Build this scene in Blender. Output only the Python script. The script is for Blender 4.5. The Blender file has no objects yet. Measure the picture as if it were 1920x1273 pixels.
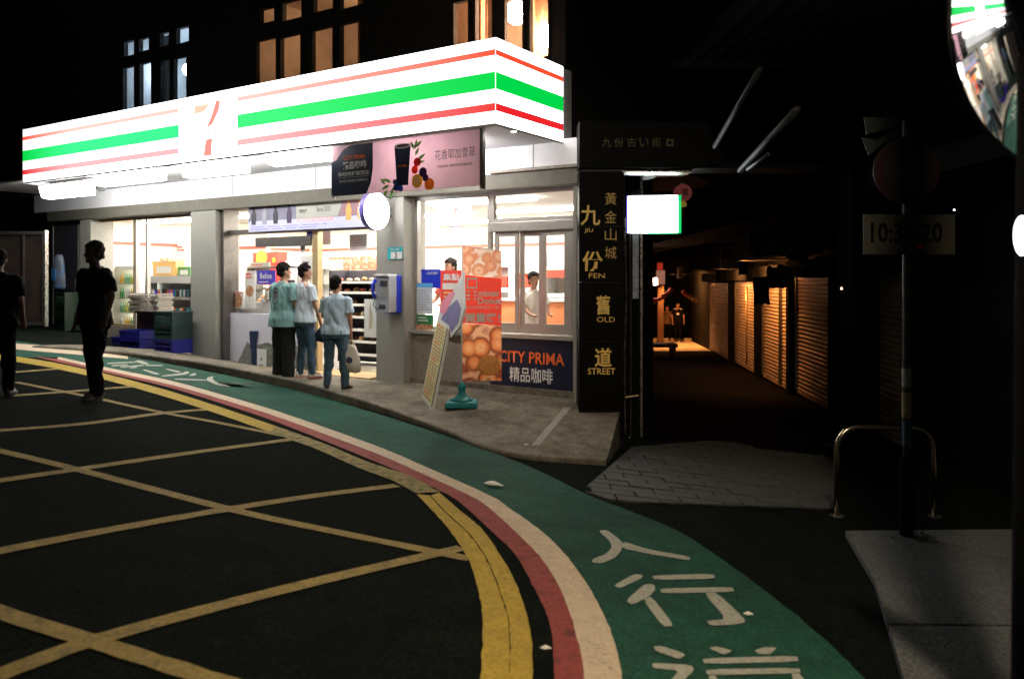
import bpy, bmesh, math, random
from mathutils import Vector, Matrix, noise
random.seed(7)
SC = bpy.context.scene
COL = SC.collection
R = math.radians
# ------------------------------------------------------------------ camera, world, exposure
F, CX, HY, ZC = 1537.0, 960.0, 522.0, 1.5      # focal length and horizon of the photograph in its own pixels
cd = bpy.data.cameras.new('camera'); cam = bpy.data.objects.new('camera', cd); COL.objects.link(cam)
cam.location = (0, 0, ZC); cam.rotation_euler = (R(90), 0, 0)
cd.sensor_width = 36; cd.lens = 36 * F / 1920; cd.shift_y = -(636.5 - HY) / 1920
cd.clip_start = 0.05; cd.clip_end = 500
cd.dof.use_dof = True; cd.dof.focus_distance = 10.3; cd.dof.aperture_fstop = 1.8
SC.camera = cam
w = bpy.data.worlds.new('World'); SC.world = w; w.use_nodes = True
nt = w.node_tree; nt.nodes.clear()
sky = nt.nodes.new('ShaderNodeTexSky'); sky.sky_type = 'NISHITA'; sky.sun_disc = False
sky.sun_elevation = R(-4); sky.sun_rotation = R(200)
b1 = nt.nodes.new('ShaderNodeBackground'); b1.inputs[1].default_value = 0.02
nt.links.new(sky.outputs[0], b1.inputs[0])
b2 = nt.nodes.new('ShaderNodeBackground'); b2.inputs[0].default_value = (1.0, 1.0, 0.75, 1); b2.inputs[1].default_value = 0.012
ad = nt.nodes.new('ShaderNodeAddShader'); wo = nt.nodes.new('ShaderNodeOutputWorld')
nt.links.new(b1.outputs[0], ad.inputs[0]); nt.links.new(b2.outputs[0], ad.inputs[1]); nt.links.new(ad.outputs[0], wo.inputs[0])
SC.view_settings.view_transform = 'Standard'; SC.view_settings.look = 'None'
SC.view_settings.gamma = 1; SC.view_settings.exposure = 0.0; SC.view_settings.use_curve_mapping = False
SC.render.engine = 'CYCLES'
SC.cycles.use_denoising = True; SC.cycles.sample_clamp_indirect = 6; SC.cycles.max_bounces = 6
SC.cycles.diffuse_bounces = 3; SC.cycles.transparent_max_bounces = 12
SC.cycles.caustics_reflective = False; SC.cycles.caustics_refractive = False

# ------------------------------------------------------------------ geometry of the place
UX, UY = 0.8358, -0.549      # along the shop front, to the right
NX, NY = 0.549, 0.8358       # into the shop
STH = math.atan2(UY, UX)
def SW(s, t, z): q = 9 + t; return Vector((s*UX + q*NX, s*UY + q*NY, z))
def s_of(p): return p.x*UX + p.y*UY
def q_of(p): return p.x*NX + p.y*NY
def at(px, py, Y): return Vector(((px-CX)/F*Y, Y, ZC - (py-HY)/F*Y))
def fs(px, t=0.0):
    r = (px-CX)/F; Y = (9+t)/(NX*r+NY); return (UX*r+UY)*Y
def fz(px, py, t=0.0):
    r = (px-CX)/F; Y = (9+t)/(NX*r+NY); return ZC-(py-HY)/F*Y
def fp(px, py, t=0.0): return fs(px, t), fz(px, py, t)
def road_z(x, y): return -.1 - .1157*x - .0288*y
def ground(x, y):
    g = road_z(x, y)
    if x > 0: g = max(g, -.9 - .017*(y-12))
    return g
def hit(px, py, f=ground, y0=1.0, y1=60):
    Y = y0; st = .05
    while Y < y1:
        p = at(px, py, Y)
        if p.z <= f(p.x, p.y):
            a, b = Y-st, Y
            for _ in range(18):
                m = (a+b)/2; p = at(px, py, m)
                if p.z <= f(p.x, p.y): b = m
                else: a = m
            return p
        Y += st
    return at(px, py, y1)

# ------------------------------------------------------------------ materials
def mat(name, col, rough=.7, var=.0, scale=8, bump=0, bscale=60, metal=0, emit=None, es=0, spec=.5, spots=None, alpha=None, coat=0, bdist=.01, grain=0):
    m = bpy.data.materials.new(name); m.use_nodes = True; n = m.node_tree.nodes; l = m.node_tree.links
    b = n['Principled BSDF']; b.inputs['Roughness'].default_value = rough; b.inputs['Metallic'].default_value = metal
    b.inputs['Specular IOR Level'].default_value = spec
    b.inputs['Coat Weight'].default_value = coat
    c = (*col, 1); b.inputs['Base Color'].default_value = c
    tc = n.new('ShaderNodeTexCoord')
    if var:
        nz = n.new('ShaderNodeTexNoise'); nz.inputs['Scale'].default_value = scale; nz.inputs['Detail'].default_value = 8; nz.inputs['Roughness'].default_value = .65
        l.new(tc.outputs['Object'], nz.inputs['Vector'])
        cr = n.new('ShaderNodeValToRGB'); cr.color_ramp.elements[0].position = .3; cr.color_ramp.elements[1].position = .7
        cr.color_ramp.elements[0].color = tuple(v*(1-var) for v in col)+(1,)
        cr.color_ramp.elements[1].color = tuple(min(1, v*(1+var)) for v in col)+(1,)
        l.new(nz.outputs[0], cr.inputs[0]); out = cr.outputs[0]
        if spots:
            sc, lo, hi, scol = spots
            n2 = n.new('ShaderNodeTexNoise'); n2.inputs['Scale'].default_value = sc; n2.inputs['Detail'].default_value = 10; n2.inputs['Roughness'].default_value = .7
            l.new(tc.outputs['Object'], n2.inputs['Vector'])
            r2 = n.new('ShaderNodeMapRange'); r2.inputs[1].default_value = lo; r2.inputs[2].default_value = hi
            l.new(n2.outputs[0], r2.inputs[0])
            mx = n.new('ShaderNodeMix'); mx.data_type = 'RGBA'; l.new(r2.outputs[0], mx.inputs[0]); l.new(out, mx.inputs[6]); mx.inputs[7].default_value = (*scol, 1)
            out = mx.outputs[2]
        if grain:
            ng = n.new('ShaderNodeTexNoise'); ng.inputs['Scale'].default_value = 48; ng.inputs['Detail'].default_value = 5; ng.inputs['Roughness'].default_value = .85
            l.new(tc.outputs['Object'], ng.inputs['Vector'])
            rg = n.new('ShaderNodeMapRange'); rg.inputs[1].default_value = .36; rg.inputs[2].default_value = .66; rg.inputs[3].default_value = 1-grain; rg.inputs[4].default_value = 1+grain*1.2
            l.new(ng.outputs[0], rg.inputs[0]); vm = n.new('ShaderNodeVectorMath'); vm.operation = 'SCALE'; l.new(out, vm.inputs[0]); l.new(rg.outputs[0], vm.inputs['Scale']); out = vm.outputs[0]
        l.new(out, b.inputs['Base Color'])
        rr = n.new('ShaderNodeMapRange'); rr.inputs[3].default_value = max(.05, rough-.12); rr.inputs[4].default_value = min(1, rough+.12)
        l.new(nz.outputs[0], rr.inputs[0]); l.new(rr.outputs[0], b.inputs['Roughness'])
    if bump:
        n3 = n.new('ShaderNodeTexNoise'); n3.inputs['Scale'].default_value = bscale; n3.inputs['Detail'].default_value = 6
        l.new(tc.outputs['Object'], n3.inputs['Vector'])
        bp = n.new('ShaderNodeBump'); bp.inputs['Strength'].default_value = bump; bp.inputs['Distance'].default_value = bdist
        l.new(n3.outputs[0], bp.inputs['Height']); l.new(bp.outputs[0], b.inputs['Normal'])
    if emit:
        b.inputs['Emission Color'].default_value = (*emit, 1); b.inputs['Emission Strength'].default_value = es
    return m
def glass(name, tint=(1, 1, 1), refl=.08):
    m = bpy.data.materials.new(name); m.use_nodes = True; n = m.node_tree.nodes; l = m.node_tree.links; n.clear()
    t = n.new('ShaderNodeBsdfTransparent'); t.inputs[0].default_value = (*tint, 1)
    g = n.new('ShaderNodeBsdfGlossy'); g.inputs['Roughness'].default_value = .02
    mx = n.new('ShaderNodeMixShader'); fr = n.new('ShaderNodeFresnel'); fr.inputs[0].default_value = 1.3
    o = n.new('ShaderNodeOutputMaterial'); ge = n.new('ShaderNodeNewGeometry'); mu = n.new('ShaderNodeMath'); mu.operation = 'MULTIPLY_ADD'; mu.inputs[1].default_value = -1; mu.inputs[2].default_value = 1; l.new(ge.outputs['Backfacing'], mu.inputs[0]); m2 = n.new('ShaderNodeMath'); m2.operation = 'MULTIPLY'; l.new(mu.outputs[0], m2.inputs[0]); l.new(fr.outputs[0], m2.inputs[1]); l.new(m2.outputs[0], mx.inputs[0]); l.new(t.outputs[0], mx.inputs[1]); l.new(g.outputs[0], mx.inputs[2]); l.new(mx.outputs[0], o.inputs[0])
    return m
def emis(name, col, k, grad=None):
    """light box plastic; grad = list of (position along the box, strength factor)"""
    m = bpy.data.materials.new(name); m.use_nodes = True; n = m.node_tree.nodes; l = m.node_tree.links
    b = n['Principled BSDF']; b.inputs['Base Color'].default_value = (*[min(.8, c*.7) for c in col], 1); b.inputs['Roughness'].default_value = .35
    b.inputs['Emission Color'].default_value = (*col, 1); b.inputs['Emission Strength'].default_value = k
    if grad:
        tc = n.new('ShaderNodeTexCoord'); sp = n.new('ShaderNodeSeparateXYZ'); l.new(tc.outputs['Generated'], sp.inputs[0])
        cr = n.new('ShaderNodeValToRGB'); e = cr.color_ramp.elements
        e[0].position = grad[0][0]; e[0].color = (grad[0][1],)*3+(1,); e[1].position = grad[-1][0]; e[1].color = (grad[-1][1],)*3+(1,)
        for p, v in grad[1:-1]:
            q = e.new(p); q.color = (v, v, v, 1)
        l.new(sp.outputs[0], cr.inputs[0])
        mu = n.new('ShaderNodeMath'); mu.operation = 'MULTIPLY'; mu.inputs[1].default_value = k
        l.new(cr.outputs[0], mu.inputs[0]); l.new(mu.outputs[0], b.inputs['Emission Strength'])
    return m

# ------------------------------------------------------------------ mesh builder and tags
class MB:
    def __init__(self, M=None): self.v = []; self.f = []; self.M = M or Matrix()
    def add(self, vs, fs_):
        o = len(self.v); self.v += [self.M @ Vector(p) for p in vs]; self.f += [tuple(i+o for i in f) for f in fs_]; return self
    def box(self, x0, x1, y0, y1, z0, z1):
        return self.add([(x0,y0,z0),(x1,y0,z0),(x1,y1,z0),(x0,y1,z0),(x0,y0,z1),(x1,y0,z1),(x1,y1,z1),(x0,y1,z1)],
                        [(3,2,1,0),(4,5,6,7),(0,1,5,4),(1,2,6,5),(2,3,7,6),(3,0,4,7)])
    def rings(self, rs, cap=True, closed=False):
        n = len(rs[0]); vs = [p for r in rs for p in r]; f = []
        m = len(rs)
        for i in range(m if closed else m-1):
            for j in range(n):
                a = i*n+j; b = i*n+(j+1) % n; c = ((i+1) % m)*n+(j+1) % n; d = ((i+1) % m)*n+j
                f.append((a, b, c, d))
        if cap and not closed: f.append(tuple(range(n))[::-1]); f.append(tuple(range((m-1)*n, m*n)))
        return self.add(vs, f)
    def tube(self, path, r, n=8, cap=True, closed=False):
        path = [Vector(p) for p in path]; rr = r if isinstance(r, (list, tuple)) else [r]*len(path)
        rs = []; up = None
        for i, p in enumerate(path):
            a = path[max(0, i-1)]; b = path[min(len(path)-1, i+1)]; d = (b-a).normalized()
            if up is None:
                up = Vector((0, 0, 1)) if abs(d.z) < .9 else Vector((1, 0, 0))
            x = d.cross(up).normalized(); y = x.cross(d).normalized(); up = y
            rs.append([p + (x*math.cos(2*math.pi*k/n) + y*math.sin(2*math.pi*k/n))*rr[i] for k in range(n)])
        return self.rings(rs, cap)
    def disc(self, c, r, y0, y1, n=28, rz=None):   # axis along y
        rz = rz or r
        return self.rings([[(c[0]+r*math.cos(2*math.pi*k/n), y, c[1]+rz*math.sin(2*math.pi*k/n)) for k in range(n)] for y in (y0, y1)])
    def lathe(self, prof, n=20, c=(0, 0)):
        return self.rings([[(c[0]+r*math.cos(2*math.pi*k/n), c[1]+r*math.sin(2*math.pi*k/n), z) for k in range(n)] for r, z in prof])
    def ball(self, c, rx, ry=None, rz=None, n=14, m=8):
        ry = ry or rx; rz = rz or rx; rs = []
        for i in range(m+1):
            a = -math.pi/2+math.pi*i/m; k_ = max(.02, math.cos(a))
            rs.append([(c[0]+rx*k_*math.cos(2*math.pi*k/n), c[1]+ry*k_*math.sin(2*math.pi*k/n), c[2]+rz*math.sin(a)) for k in range(n)])
        return self.rings(rs)
    def prism(self, poly, y0, y1):       # polygon in xz, thickness along y
        n = len(poly)
        ar = sum(poly[i][0]*poly[(i+1) % n][1]-poly[(i+1) % n][0]*poly[i][1] for i in range(n))
        if ar < 0: poly = poly[::-1]
        return self.add([(x, y0, z) for x, z in poly]+[(x, y1, z) for x, z in poly],
            [tuple(range(n)), tuple(range(n, 2*n))[::-1]]+[(i, i+n, (i+1) % n+n, (i+1) % n) for i in range(n)])
    def holed(self, x0, x1, z0, z1, y0, y1, holes):
        xs = sorted({x0, x1, *[h[0] for h in holes], *[h[1] for h in holes]}); zs = sorted({z0, z1, *[h[2] for h in holes], *[h[3] for h in holes]})
        def solid(i, j):
            if i < 0 or j < 0 or i >= len(xs)-1 or j >= len(zs)-1: return False
            cx = (xs[i]+xs[i+1])/2; cz = (zs[j]+zs[j+1])/2
            return not any(h[0] < cx < h[1] and h[2] < cz < h[3] for h in holes)
        for i in range(len(xs)-1):
            for j in range(len(zs)-1):
                if not solid(i, j): continue
                a, b, c, d = xs[i], xs[i+1], zs[j], zs[j+1]
                self.add([(a,y0,c),(b,y0,c),(b,y0,d),(a,y0,d)], [(0,1,2,3)]); self.add([(a,y1,c),(b,y1,c),(b,y1,d),(a,y1,d)], [(3,2,1,0)])
                if not solid(i-1, j): self.add([(a,y0,c),(a,y0,d),(a,y1,d),(a,y1,c)], [(0,1,2,3)])
                if not solid(i+1, j): self.add([(b,y0,c),(b,y0,d),(b,y1,d),(b,y1,c)], [(3,2,1,0)])
                if not solid(i, j-1): self.add([(a,y0,c),(b,y0,c),(b,y1,c),(a,y1,c)], [(3,2,1,0)])
                if not solid(i, j+1): self.add([(a,y0,d),(b,y0,d),(b,y1,d),(a,y1,d)], [(0,1,2,3)])
        return self
    def mesh(self, name, m, smooth=False, bevel=0):
        me = bpy.data.meshes.new(name); me.from_pydata([tuple(p) for p in self.v], [], self.f)
        if bevel or smooth:
            bm = bmesh.new(); bm.from_mesh(me)
            if bevel:
                ed = [e for e in bm.edges if len(e.link_faces) == 2 and e.calc_face_angle(0) > .5]
                bmesh.ops.bevel(bm, geom=ed, offset=bevel, segments=2, affect='EDGES', profile=.6)
            bmesh.ops.recalc_face_normals(bm, faces=bm.faces); bm.to_mesh(me); bm.free()
        if m: me.materials.append(m)
        if smooth: me.shade_smooth()
        return me
def link(name, me, parent=None, loc=None, rz=0):
    o = bpy.data.objects.new(name, me); COL.objects.link(o)
    if parent: o.parent = parent
    if loc is not None: o.location = loc
    if rz: o.rotation_euler = (0, 0, rz)
    return o
def tag(o, label=None, cat=None, group=None, kind=None):
    if label: o['label'] = label
    if cat: o['category'] = cat
    if group: o['group'] = group
    if kind: o['kind'] = kind
    return o
def part(name, mb, m, parent, smooth=False, bevel=0, label=None, kind=None):
    o = link(name, mb.mesh(name, m, smooth, bevel), parent)
    return tag(o, label, kind=kind)
def thing(name, label, cat, loc, rz=0, group=None):
    o = link(name, None, None, loc, rz); return tag(o, label, cat, group)
def sthing(name, label, cat, s, t, z, group=None, rz=0): return thing(name, label, cat, SW(s, t, z), STH+rz, group)
def solo(name, label, cat, mb, m, loc=(0, 0, 0), rz=0, group=None, smooth=False, bevel=0):
    o = link(name, mb.mesh(name, m, smooth, bevel), None, loc, rz); return tag(o, label, cat, group)
def structure(name, mb, m, smooth=False, parent=None):
    o = link(name, mb.mesh(name, m, smooth), parent)
    if not parent: o['kind'] = 'structure'
    return o
def copy_tree(o, parent=None):
    c = o.copy(); COL.objects.link(c)
    if parent: c.parent = parent
    for ch in [x for x in bpy.data.objects if x.parent == o]: copy_tree(ch, c)
    return c
def text(body, w, h, m, parent, x, y, z, bold=0.0, ext=.002, name='lettering', M=None):
    """flat letters, facing -y, centred on (x, z), stretched to w x h"""
    c = bpy.data.curves.new('c', 'FONT'); c.body = body; c.size = 1; c.offset = bold; c.extrude = 0; c.resolution_u = 2
    o = bpy.data.objects.new('c', c); COL.objects.link(o)
    bpy.context.view_layer.update()
    me = bpy.data.meshes.new_from_object(o.evaluated_get(bpy.context.evaluated_depsgraph_get()))
    bpy.data.objects.remove(o); bpy.data.curves.remove(c)
    xs = [v.co.x for v in me.vertices]; ys = [v.co.y for v in me.vertices]
    if not xs: return None
    x0, x1, y0, y1 = min(xs), max(xs), min(ys), max(ys)
    kx = w/max(1e-4, x1-x0); ky = h/max(1e-4, y1-y0) if h else kx
    for v in me.vertices:
        v.co = Vector((x+(v.co.x-(x0+x1)/2)*kx, y-ext, z+(v.co.y-(y0+y1)/2)*ky))
    if M: me.transform(M)
    me.materials.clear(); me.materials.append(m); me.name = name
    return link(name, me, parent)

M = {}
def cloth_mat(name, col, tr=.5, var=.2, scale=8):
    m = mat(name, col, .8, var, scale); n = m.node_tree.nodes; l = m.node_tree.links; b = n['Principled BSDF']
    t = n.new('ShaderNodeBsdfTranslucent'); mx = n.new('ShaderNodeMixShader'); mx.inputs[0].default_value = tr
    if b.inputs['Base Color'].is_linked: l.new(b.inputs['Base Color'].links[0].from_socket, t.inputs[0])
    else: t.inputs[0].default_value = (*col, 1)
    l.new(b.outputs[0], mx.inputs[1]); l.new(t.outputs[0], mx.inputs[2]); l.new(mx.outputs[0], n['Material Output'].inputs[0]); return m
M['asphalt'] = mat('asphalt', (.0092,.0125,.0095), .97, .35, 3.5, 1.0, 150, spec=.02, spots=(1.1,.5,.8,(.012,.014,.011)), bdist=.03, grain=.85)
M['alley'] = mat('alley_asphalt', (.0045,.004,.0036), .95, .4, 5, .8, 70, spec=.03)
M['pitch'] = mat('pitch_black_paint', (.004,.004,.0038), .9, .3, 5, spec=.05)
M['green'] = mat('green_path_paint', (.017,.074,.049), .8, .3, 6, 1.0, 120, spots=(1.7,.46,.66,(.014,.044,.030)), spec=.1, grain=.45)
M['white'] = mat('white_road_paint', (.56,.45,.325), .75, .14, 9, .9, 120, spec=.15, grain=.2, spots=(30,.60,.66,(.2,.18,.14)))
M['letter'] = mat('white_letter_paint', (.38,.38,.32), .75, .2, 9, .9, 120, spec=.15, grain=.3, spots=(9,.50,.72,(.16,.2,.15)))
M['red'] = mat('red_road_paint', (.27,.055,.045), .75, .25, 9, .9, 120, spec=.15, grain=.35, spots=(9,.5,.66,(.12,.035,.03)))
M['yellow'] = mat('yellow_road_paint', (.40,.28,.035), .75, .2, 9, .9, 120, spec=.15, grain=.3, spots=(26,.58,.70,(.16,.12,.03)))
M['hatch'] = mat('hatch_yellow_paint', (.27,.20,.06), .75, .2, 9, .9, 120, spec=.15, grain=.35, spots=(10,.5,.74,(.10,.085,.04)))
M['faded'] = mat('faded_yellow_paint', (.27,.215,.075), .8, .3, 14, .8, 120, spec=.15, grain=.4, spots=(12,.48,.66,(.06,.06,.035)))
M['concrete'] = mat('concrete', (.165,.145,.11), .9, .35, 7, 1.0, 60, spec=.2, grain=.4, spots=(2.6,.46,.7,(.075,.068,.055)))
M['pave'] = mat('rough_pavement', (.085,.09,.088), .9, .22, 22, 1.0, 45, grain=.8, spots=(3,.52,.8,(.13,.13,.13)), bdist=.03)
M['paver'] = mat('paver_stone', (.042,.041,.036), .85, grain=.5, var=.25, scale=6, bump=.7, bscale=50) if 1 else mat('x', (0,0,0), .85, .25, 6, .7, 50)
M['granite'] = mat('granite', (.24,.21,.17), .6, grain=.5, var=.3, scale=60, bump=.2, bscale=90) if 1 else mat('y', (.30,.27,.23), .5, .3, 60, .15, 90, spots=(150,.5,.6,(.14,.12,.10)))
M['pillar'] = mat('grey_column', (.24,.235,.205), .7, .18, 70, .15, 90, grain=.25, spots=(2,.5,.8,(.24,.23,.2)))
M['beam'] = mat('olive_beam', (.11,.105,.08), .7, .2, 8)
M['metal'] = mat('dark_metal', (.12,.11,.10), .45, .2, 10, metal=.6)
M['frame'] = mat('aluminium_frame', (.42,.41,.37), .4, .1, 10, metal=.5)
M['gold'] = mat('bronze_frame', (.5,.38,.2), .4, .12, 10, metal=.5)
M['band'] = mat('white_panel', (.72,.72,.74), .55, .06, 3)
M['black'] = mat('black_wall', (.03,.03,.027), .85, .4, 4, .3, 40)
M['dark'] = mat('dark_wall', (.006,.006,.0055), .95, .4, 3, .4, 40, spec=.05)
M['inwall'] = mat('inner_wall', (.78,.72,.62), .7, .04, 3)
M['ceil'] = mat('ceiling_board', (.8,.79,.76), .7, .03, 3)
M['infloor'] = mat('shop_floor', (.5,.48,.44), .3, .06, 4)
M['redstripe'] = mat('red_stripe', (.75,.1,.07), .5)
M['glass'] = glass('window_glass')
M['wht'] = mat('white_plastic', (.78,.78,.76), .5, .05, 6)
M['grey'] = mat('grey_plastic', (.35,.35,.34), .5, .1, 6)
M['navy'] = mat('navy_print', (.008,.02,.06), .5)
M['orange'] = mat('orange_print', (.85,.16,.03), .5)
M['ink'] = mat('black_ink', (.03,.03,.04), .6)
M['inkpurple'] = mat('purple_ink', (.16,.08,.10), .6)
M['blue'] = mat('blue_plastic', (.01,.03,.5), .45, .15, 8)
M['crateblue'] = mat('crate_blue', (.006,.008,.17), .45, .2, 12)
M['crategreen'] = mat('crate_green', (.003,.022,.008), .45, .2, 12)
M['cratedark'] = mat('crate_dark_teal', (.005,.026,.022), .5, .3, 10)
M['maroon'] = mat('maroon_plastic', (.05,.012,.015), .6, .3, 10)
M['teal'] = mat('teal_plastic', (.01,.22,.25), .45, .12, 12)
M['redprint'] = mat('red_print', (.78,.06,.035), .6)
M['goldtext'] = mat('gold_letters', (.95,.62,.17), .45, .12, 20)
M['mirror'] = mat('mirror_glass', (.9,.9,.9), .03, metal=1)
M['steel'] = mat('steel_pipe', (.45,.43,.4), .28, .15, 8, metal=.9)
M['paper'] = mat('paper', (.75,.74,.7), .7, .05, 10)
# ------------------------------------------------------------------ the ground, the road and what is painted on it
def build_road():
    xs = [-45, -30, -22] + [-16+.25*i for i in range(0, 121)] + [18, 24, 32, 45]
    ys = [-14, -8, -4, -1] + [.25*i for i in range(0, 90)] + [24, 27, 31, 36, 42, 50, 65]
    vs = []; f = []
    for y in ys:
        for x in xs:
            z = ground(x, y); q = x*NX+y*NY; s = x*UX+y*UY
            if q > 9.15 and -16.2 < s < -4.75: z = min(z, -.3)
            vs.append((x, y, z))
    n = len(xs)
    for j in range(len(ys)-1):
        for i in range(n-1): a = j*n+i; f.append((a, a+1, a+n+1, a+n))
    structure('road', MB().add(vs, f), M['asphalt'])
build_road()
def cm(pts, k):
    out = []; n = len(pts)
    for i in range(n-1):
        p0, p1, p2, p3 = pts[max(0, i-1)], pts[i], pts[i+1], pts[min(n-1, i+2)]
        for j in range(k):
            t = j/k
            out.append(.5*((2*p1)+(p2-p0)*t+(2*p0-5*p1+4*p2-p3)*t*t+(3*p1-p0-3*p2+p3)*t**3))
    out.append(pts[-1]); return out
def ribbon_mb(L, Rr, dz, k=6, nx=2, edge=0.0, seed=0):
    L = cm([hit(*p) for p in L], k); Rr = cm([hit(*p) for p in Rr], k)
    rows = []
    for i, (a, b) in enumerate(zip(L, Rr)):
        if edge:
            d = (b-a).normalized(); a = a+d*edge*noise.noise(Vector((i*.7, seed, 0))); b = b+d*edge*noise.noise(Vector((i*.7, seed+9, 0)))
        row = []
        for j in range(nx+1):
            p = a.lerp(b, j/nx); row.append((p.x, p.y, ground(p.x, p.y)+dz))
        rows.append(row)
    vs = [p for r in rows for p in r]; m = nx+1; f = []
    for i in range(len(rows)-1):
        for j in range(nx): a = i*m+j; f.append((a, a+1, a+m+1, a+m))
    return MB().add(vs, f)
def sheet(name, mb, m, label=None): o = structure(name, mb, m); return tag(o, label)
PATH = [((1172,1420),(1790,1420)),((1166,1273),(1617,1268)),((1150,1200),(1545,1198)),((1114,1119),(1440,1112)),((1064,1046),(1345,1043)),((1015,997),(1268,994)),
        ((952,952),(1172,955)),((916,929),(1100,927)),((800,877),(975,868)),((700,837),(800,806)),((529,777),(655,760)),((423,746),(560,733)),((317,717),(400,699)),((201,692),(240,669)),((110,671),(150,656)),((30,672),(30,640))]
sheet('green_path', ribbon_mb([a for a, b in PATH], [b for a, b in PATH], .004, 6, 5, .012), M['green'])
WB = [((1100,1400),(1172,1400)),((1096,1273),(1166,1273)),((1080,1190),(1150,1200)),((1050,1105),(1114,1119)),((1012,1045),(1064,1046)),((965,997),(1015,997)),((915,952),(952,952)),((878,929),(916,929)),((785,886),(795,875)),((697,848),(700,835)),((527,785),(529,775)),((421,751),(423,743)),((315,721),(317,714)),((198,695),(201,690)),((107,674),(110,670))]
sheet('white_line', ribbon_mb([a for a, b in WB], [b for a, b in WB], .008, 8, 2, .008, 3), M['white'])
RB = [((1045,1400),(1100,1400)),((1040,1273),(1096,1273)),((1031,1172),(1080,1190)),((1002,1105),(1050,1105)),((965,1040),(1012,1045)),((921,997),(965,997)),((878,957),(915,952)),((842,930),(878,929)),((772,896),(785,886)),((688,860),(697,848)),((523,794),(527,785)),((417,758),(421,751)),((312,726),(315,721)),((195,699),(198,695)),((62,669),(107,674))]
sheet('red_line', ribbon_mb([a for a, b in RB], [b for a, b in RB], .0078, 8, 2, .008, 5), M['red'])
YO = [((954,1400),(999,1400)),((956,1273),(999,1273)),((955,1172),(995,1190)),((941,1120),(977,1120)),((916,1055),(950,1062)),((881,1003),(905,995)),((840,965),(862,958)),((807,930),(824,925))]
YI = [((898,1400),(953,1400)),((902,1273),(955,1273)),((905,1162),(953.5,1172)),((897,1110),(939,1120)),((878,1050),(914,1055)),((844,997),(879,1003.5)),((810,958),(838,965.5)),((781,928),(805,930))]
sheet('yellow_line', ribbon_mb([a for a, b in YI], [b for a, b in YI], .008, 8, 2, .008, 7), M['yellow'], 'inner line of the double yellow line on the bend')
sheet('yellow_line', ribbon_mb([a for a, b in YO], [b for a, b in YO], .008, 8, 2, .008, 8), M['yellow'], 'outer line of the double yellow line on the bend')
FD = [((779,926),(826,924)),((735,902),(765,892)),((672,878),(690,867)),((590,842),(606,832)),((505,811),(520,801))]
sheet('faded_yellow_line', ribbon_mb([a for a, b in FD], [b for a, b in FD], .0078, 8, 2, .015, 9), M['faded'])
YF = [((505,811),(520,801)),((400,774),(412,764)),((297,741),(307,731)),((184,710),(190,700)),((60,684),(69,675)),((-60,668),(-50,660))]
sheet('far_yellow_line', ribbon_mb([a for a, b in YF], [b for a, b in YF], .0076, 8, 2, .01, 10), M['yellow'])
sheet('far_white_line', ribbon_mb([(30,656),(100,662),(160,667),(240,674)], [(30,645),(100,650),(160,656),(240,664)], .008, 4, 2, .02, 10), M['white'])
def line_strip(pts, wd, dz, seed):
    P = cm([hit(*p) for p in pts], 10); rows = []
    for i, p in enumerate(P):
        a = P[max(0, i-1)]; b = P[min(len(P)-1, i+1)]; d = Vector((b.y-a.y, a.x-b.x, 0)).normalized()
        w_ = wd*(.5+.06*noise.noise(Vector((i*.5, seed, 1))))
        for sg in (-1, 1):
            q = p+d*w_*sg; rows.append((q.x, q.y, ground(q.x, q.y)+dz))
    return MB().add(rows, [(2*i, 2*i+1, 2*i+3, 2*i+2) for i in range(len(P)-1)])
HL = [(((30,717),(170,745),(300,773),(420,795),(562,824)), .14), (((-120,818),(0,846),(150,882),(430,955),(640,1000),(880,1048)), .15),
      (((-150,1085),(0,1148),(180,1205),(400,1275),(640,1350)), .15)]
HM = [((28,678),(67,675)), ((20,699),(124,691)), ((20,743),(140,734),(252,725)), ((-40,812),(0,808),(160,795),(300,776),(392,768)),
      ((-60,910),(0,902),(150,880),(350,851),(550,824)), ((-80,1052),(20,1030),(230,990),(430,955),(600,929),(745,911)),
      ((-60,1290),(60,1243),(180,1201),(400,1140),(640,1080),(866,1028))]
k = 0
for i, (p, wd) in enumerate(HL): sheet('hatch_line', line_strip(p, wd*.72, .005, i), M['hatch'], 'diagonal box-hatching line, falling towards the bend')
for i, p in enumerate(HM): sheet('hatch_line', line_strip(p, .098, .0062, i+20), M['hatch'], 'diagonal box-hatching line, rising towards the bend')
def flat_polys(name, polys, dz, m, label):
    mb = MB()
    for P in polys:
        P = [q for i in range(len(P)) for q in ((P[i][0]*.84+P[i-1][0]*.16, P[i][1]*.84+P[i-1][1]*.16), (P[i][0]*.84+P[(i+1) % len(P)][0]*.16, P[i][1]*.84+P[(i+1) % len(P)][1]*.16))]
        W = [hit(*p) for p in P]; W = [(p.x, p.y, ground(p.x, p.y)+dz) for p in W]; mb.add(W, [tuple(range(len(W)))])
    me = mb.mesh(name, m); bm = bmesh.new(); bm.from_mesh(me); bmesh.ops.triangulate(bm, faces=bm.faces)
    for f in bm.faces:
        if f.normal.z < 0: f.normal_flip()
    bm.to_mesh(me); bm.free(); o = link(name, me); o['kind'] = 'structure'; o['label'] = label
def uvp(l, x0, y0, s): return [(x0+s*u, y0+s*v) for u, v in l]
A = lambda l: uvp(l, 1050, 750, .411)
flat_polys('painted_character', [A([(175,600),(215,597),(262,632),(285,655),(280,690),(250,725),(190,750),(145,745),(150,728),(205,710),(235,680),(230,650)]),
    A([(284,655),(300,652),(400,685),(595,720),(590,737),(400,705),(284,680)])], .009, M['letter'], 'white painted character shaped like a person on the green path')
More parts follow.
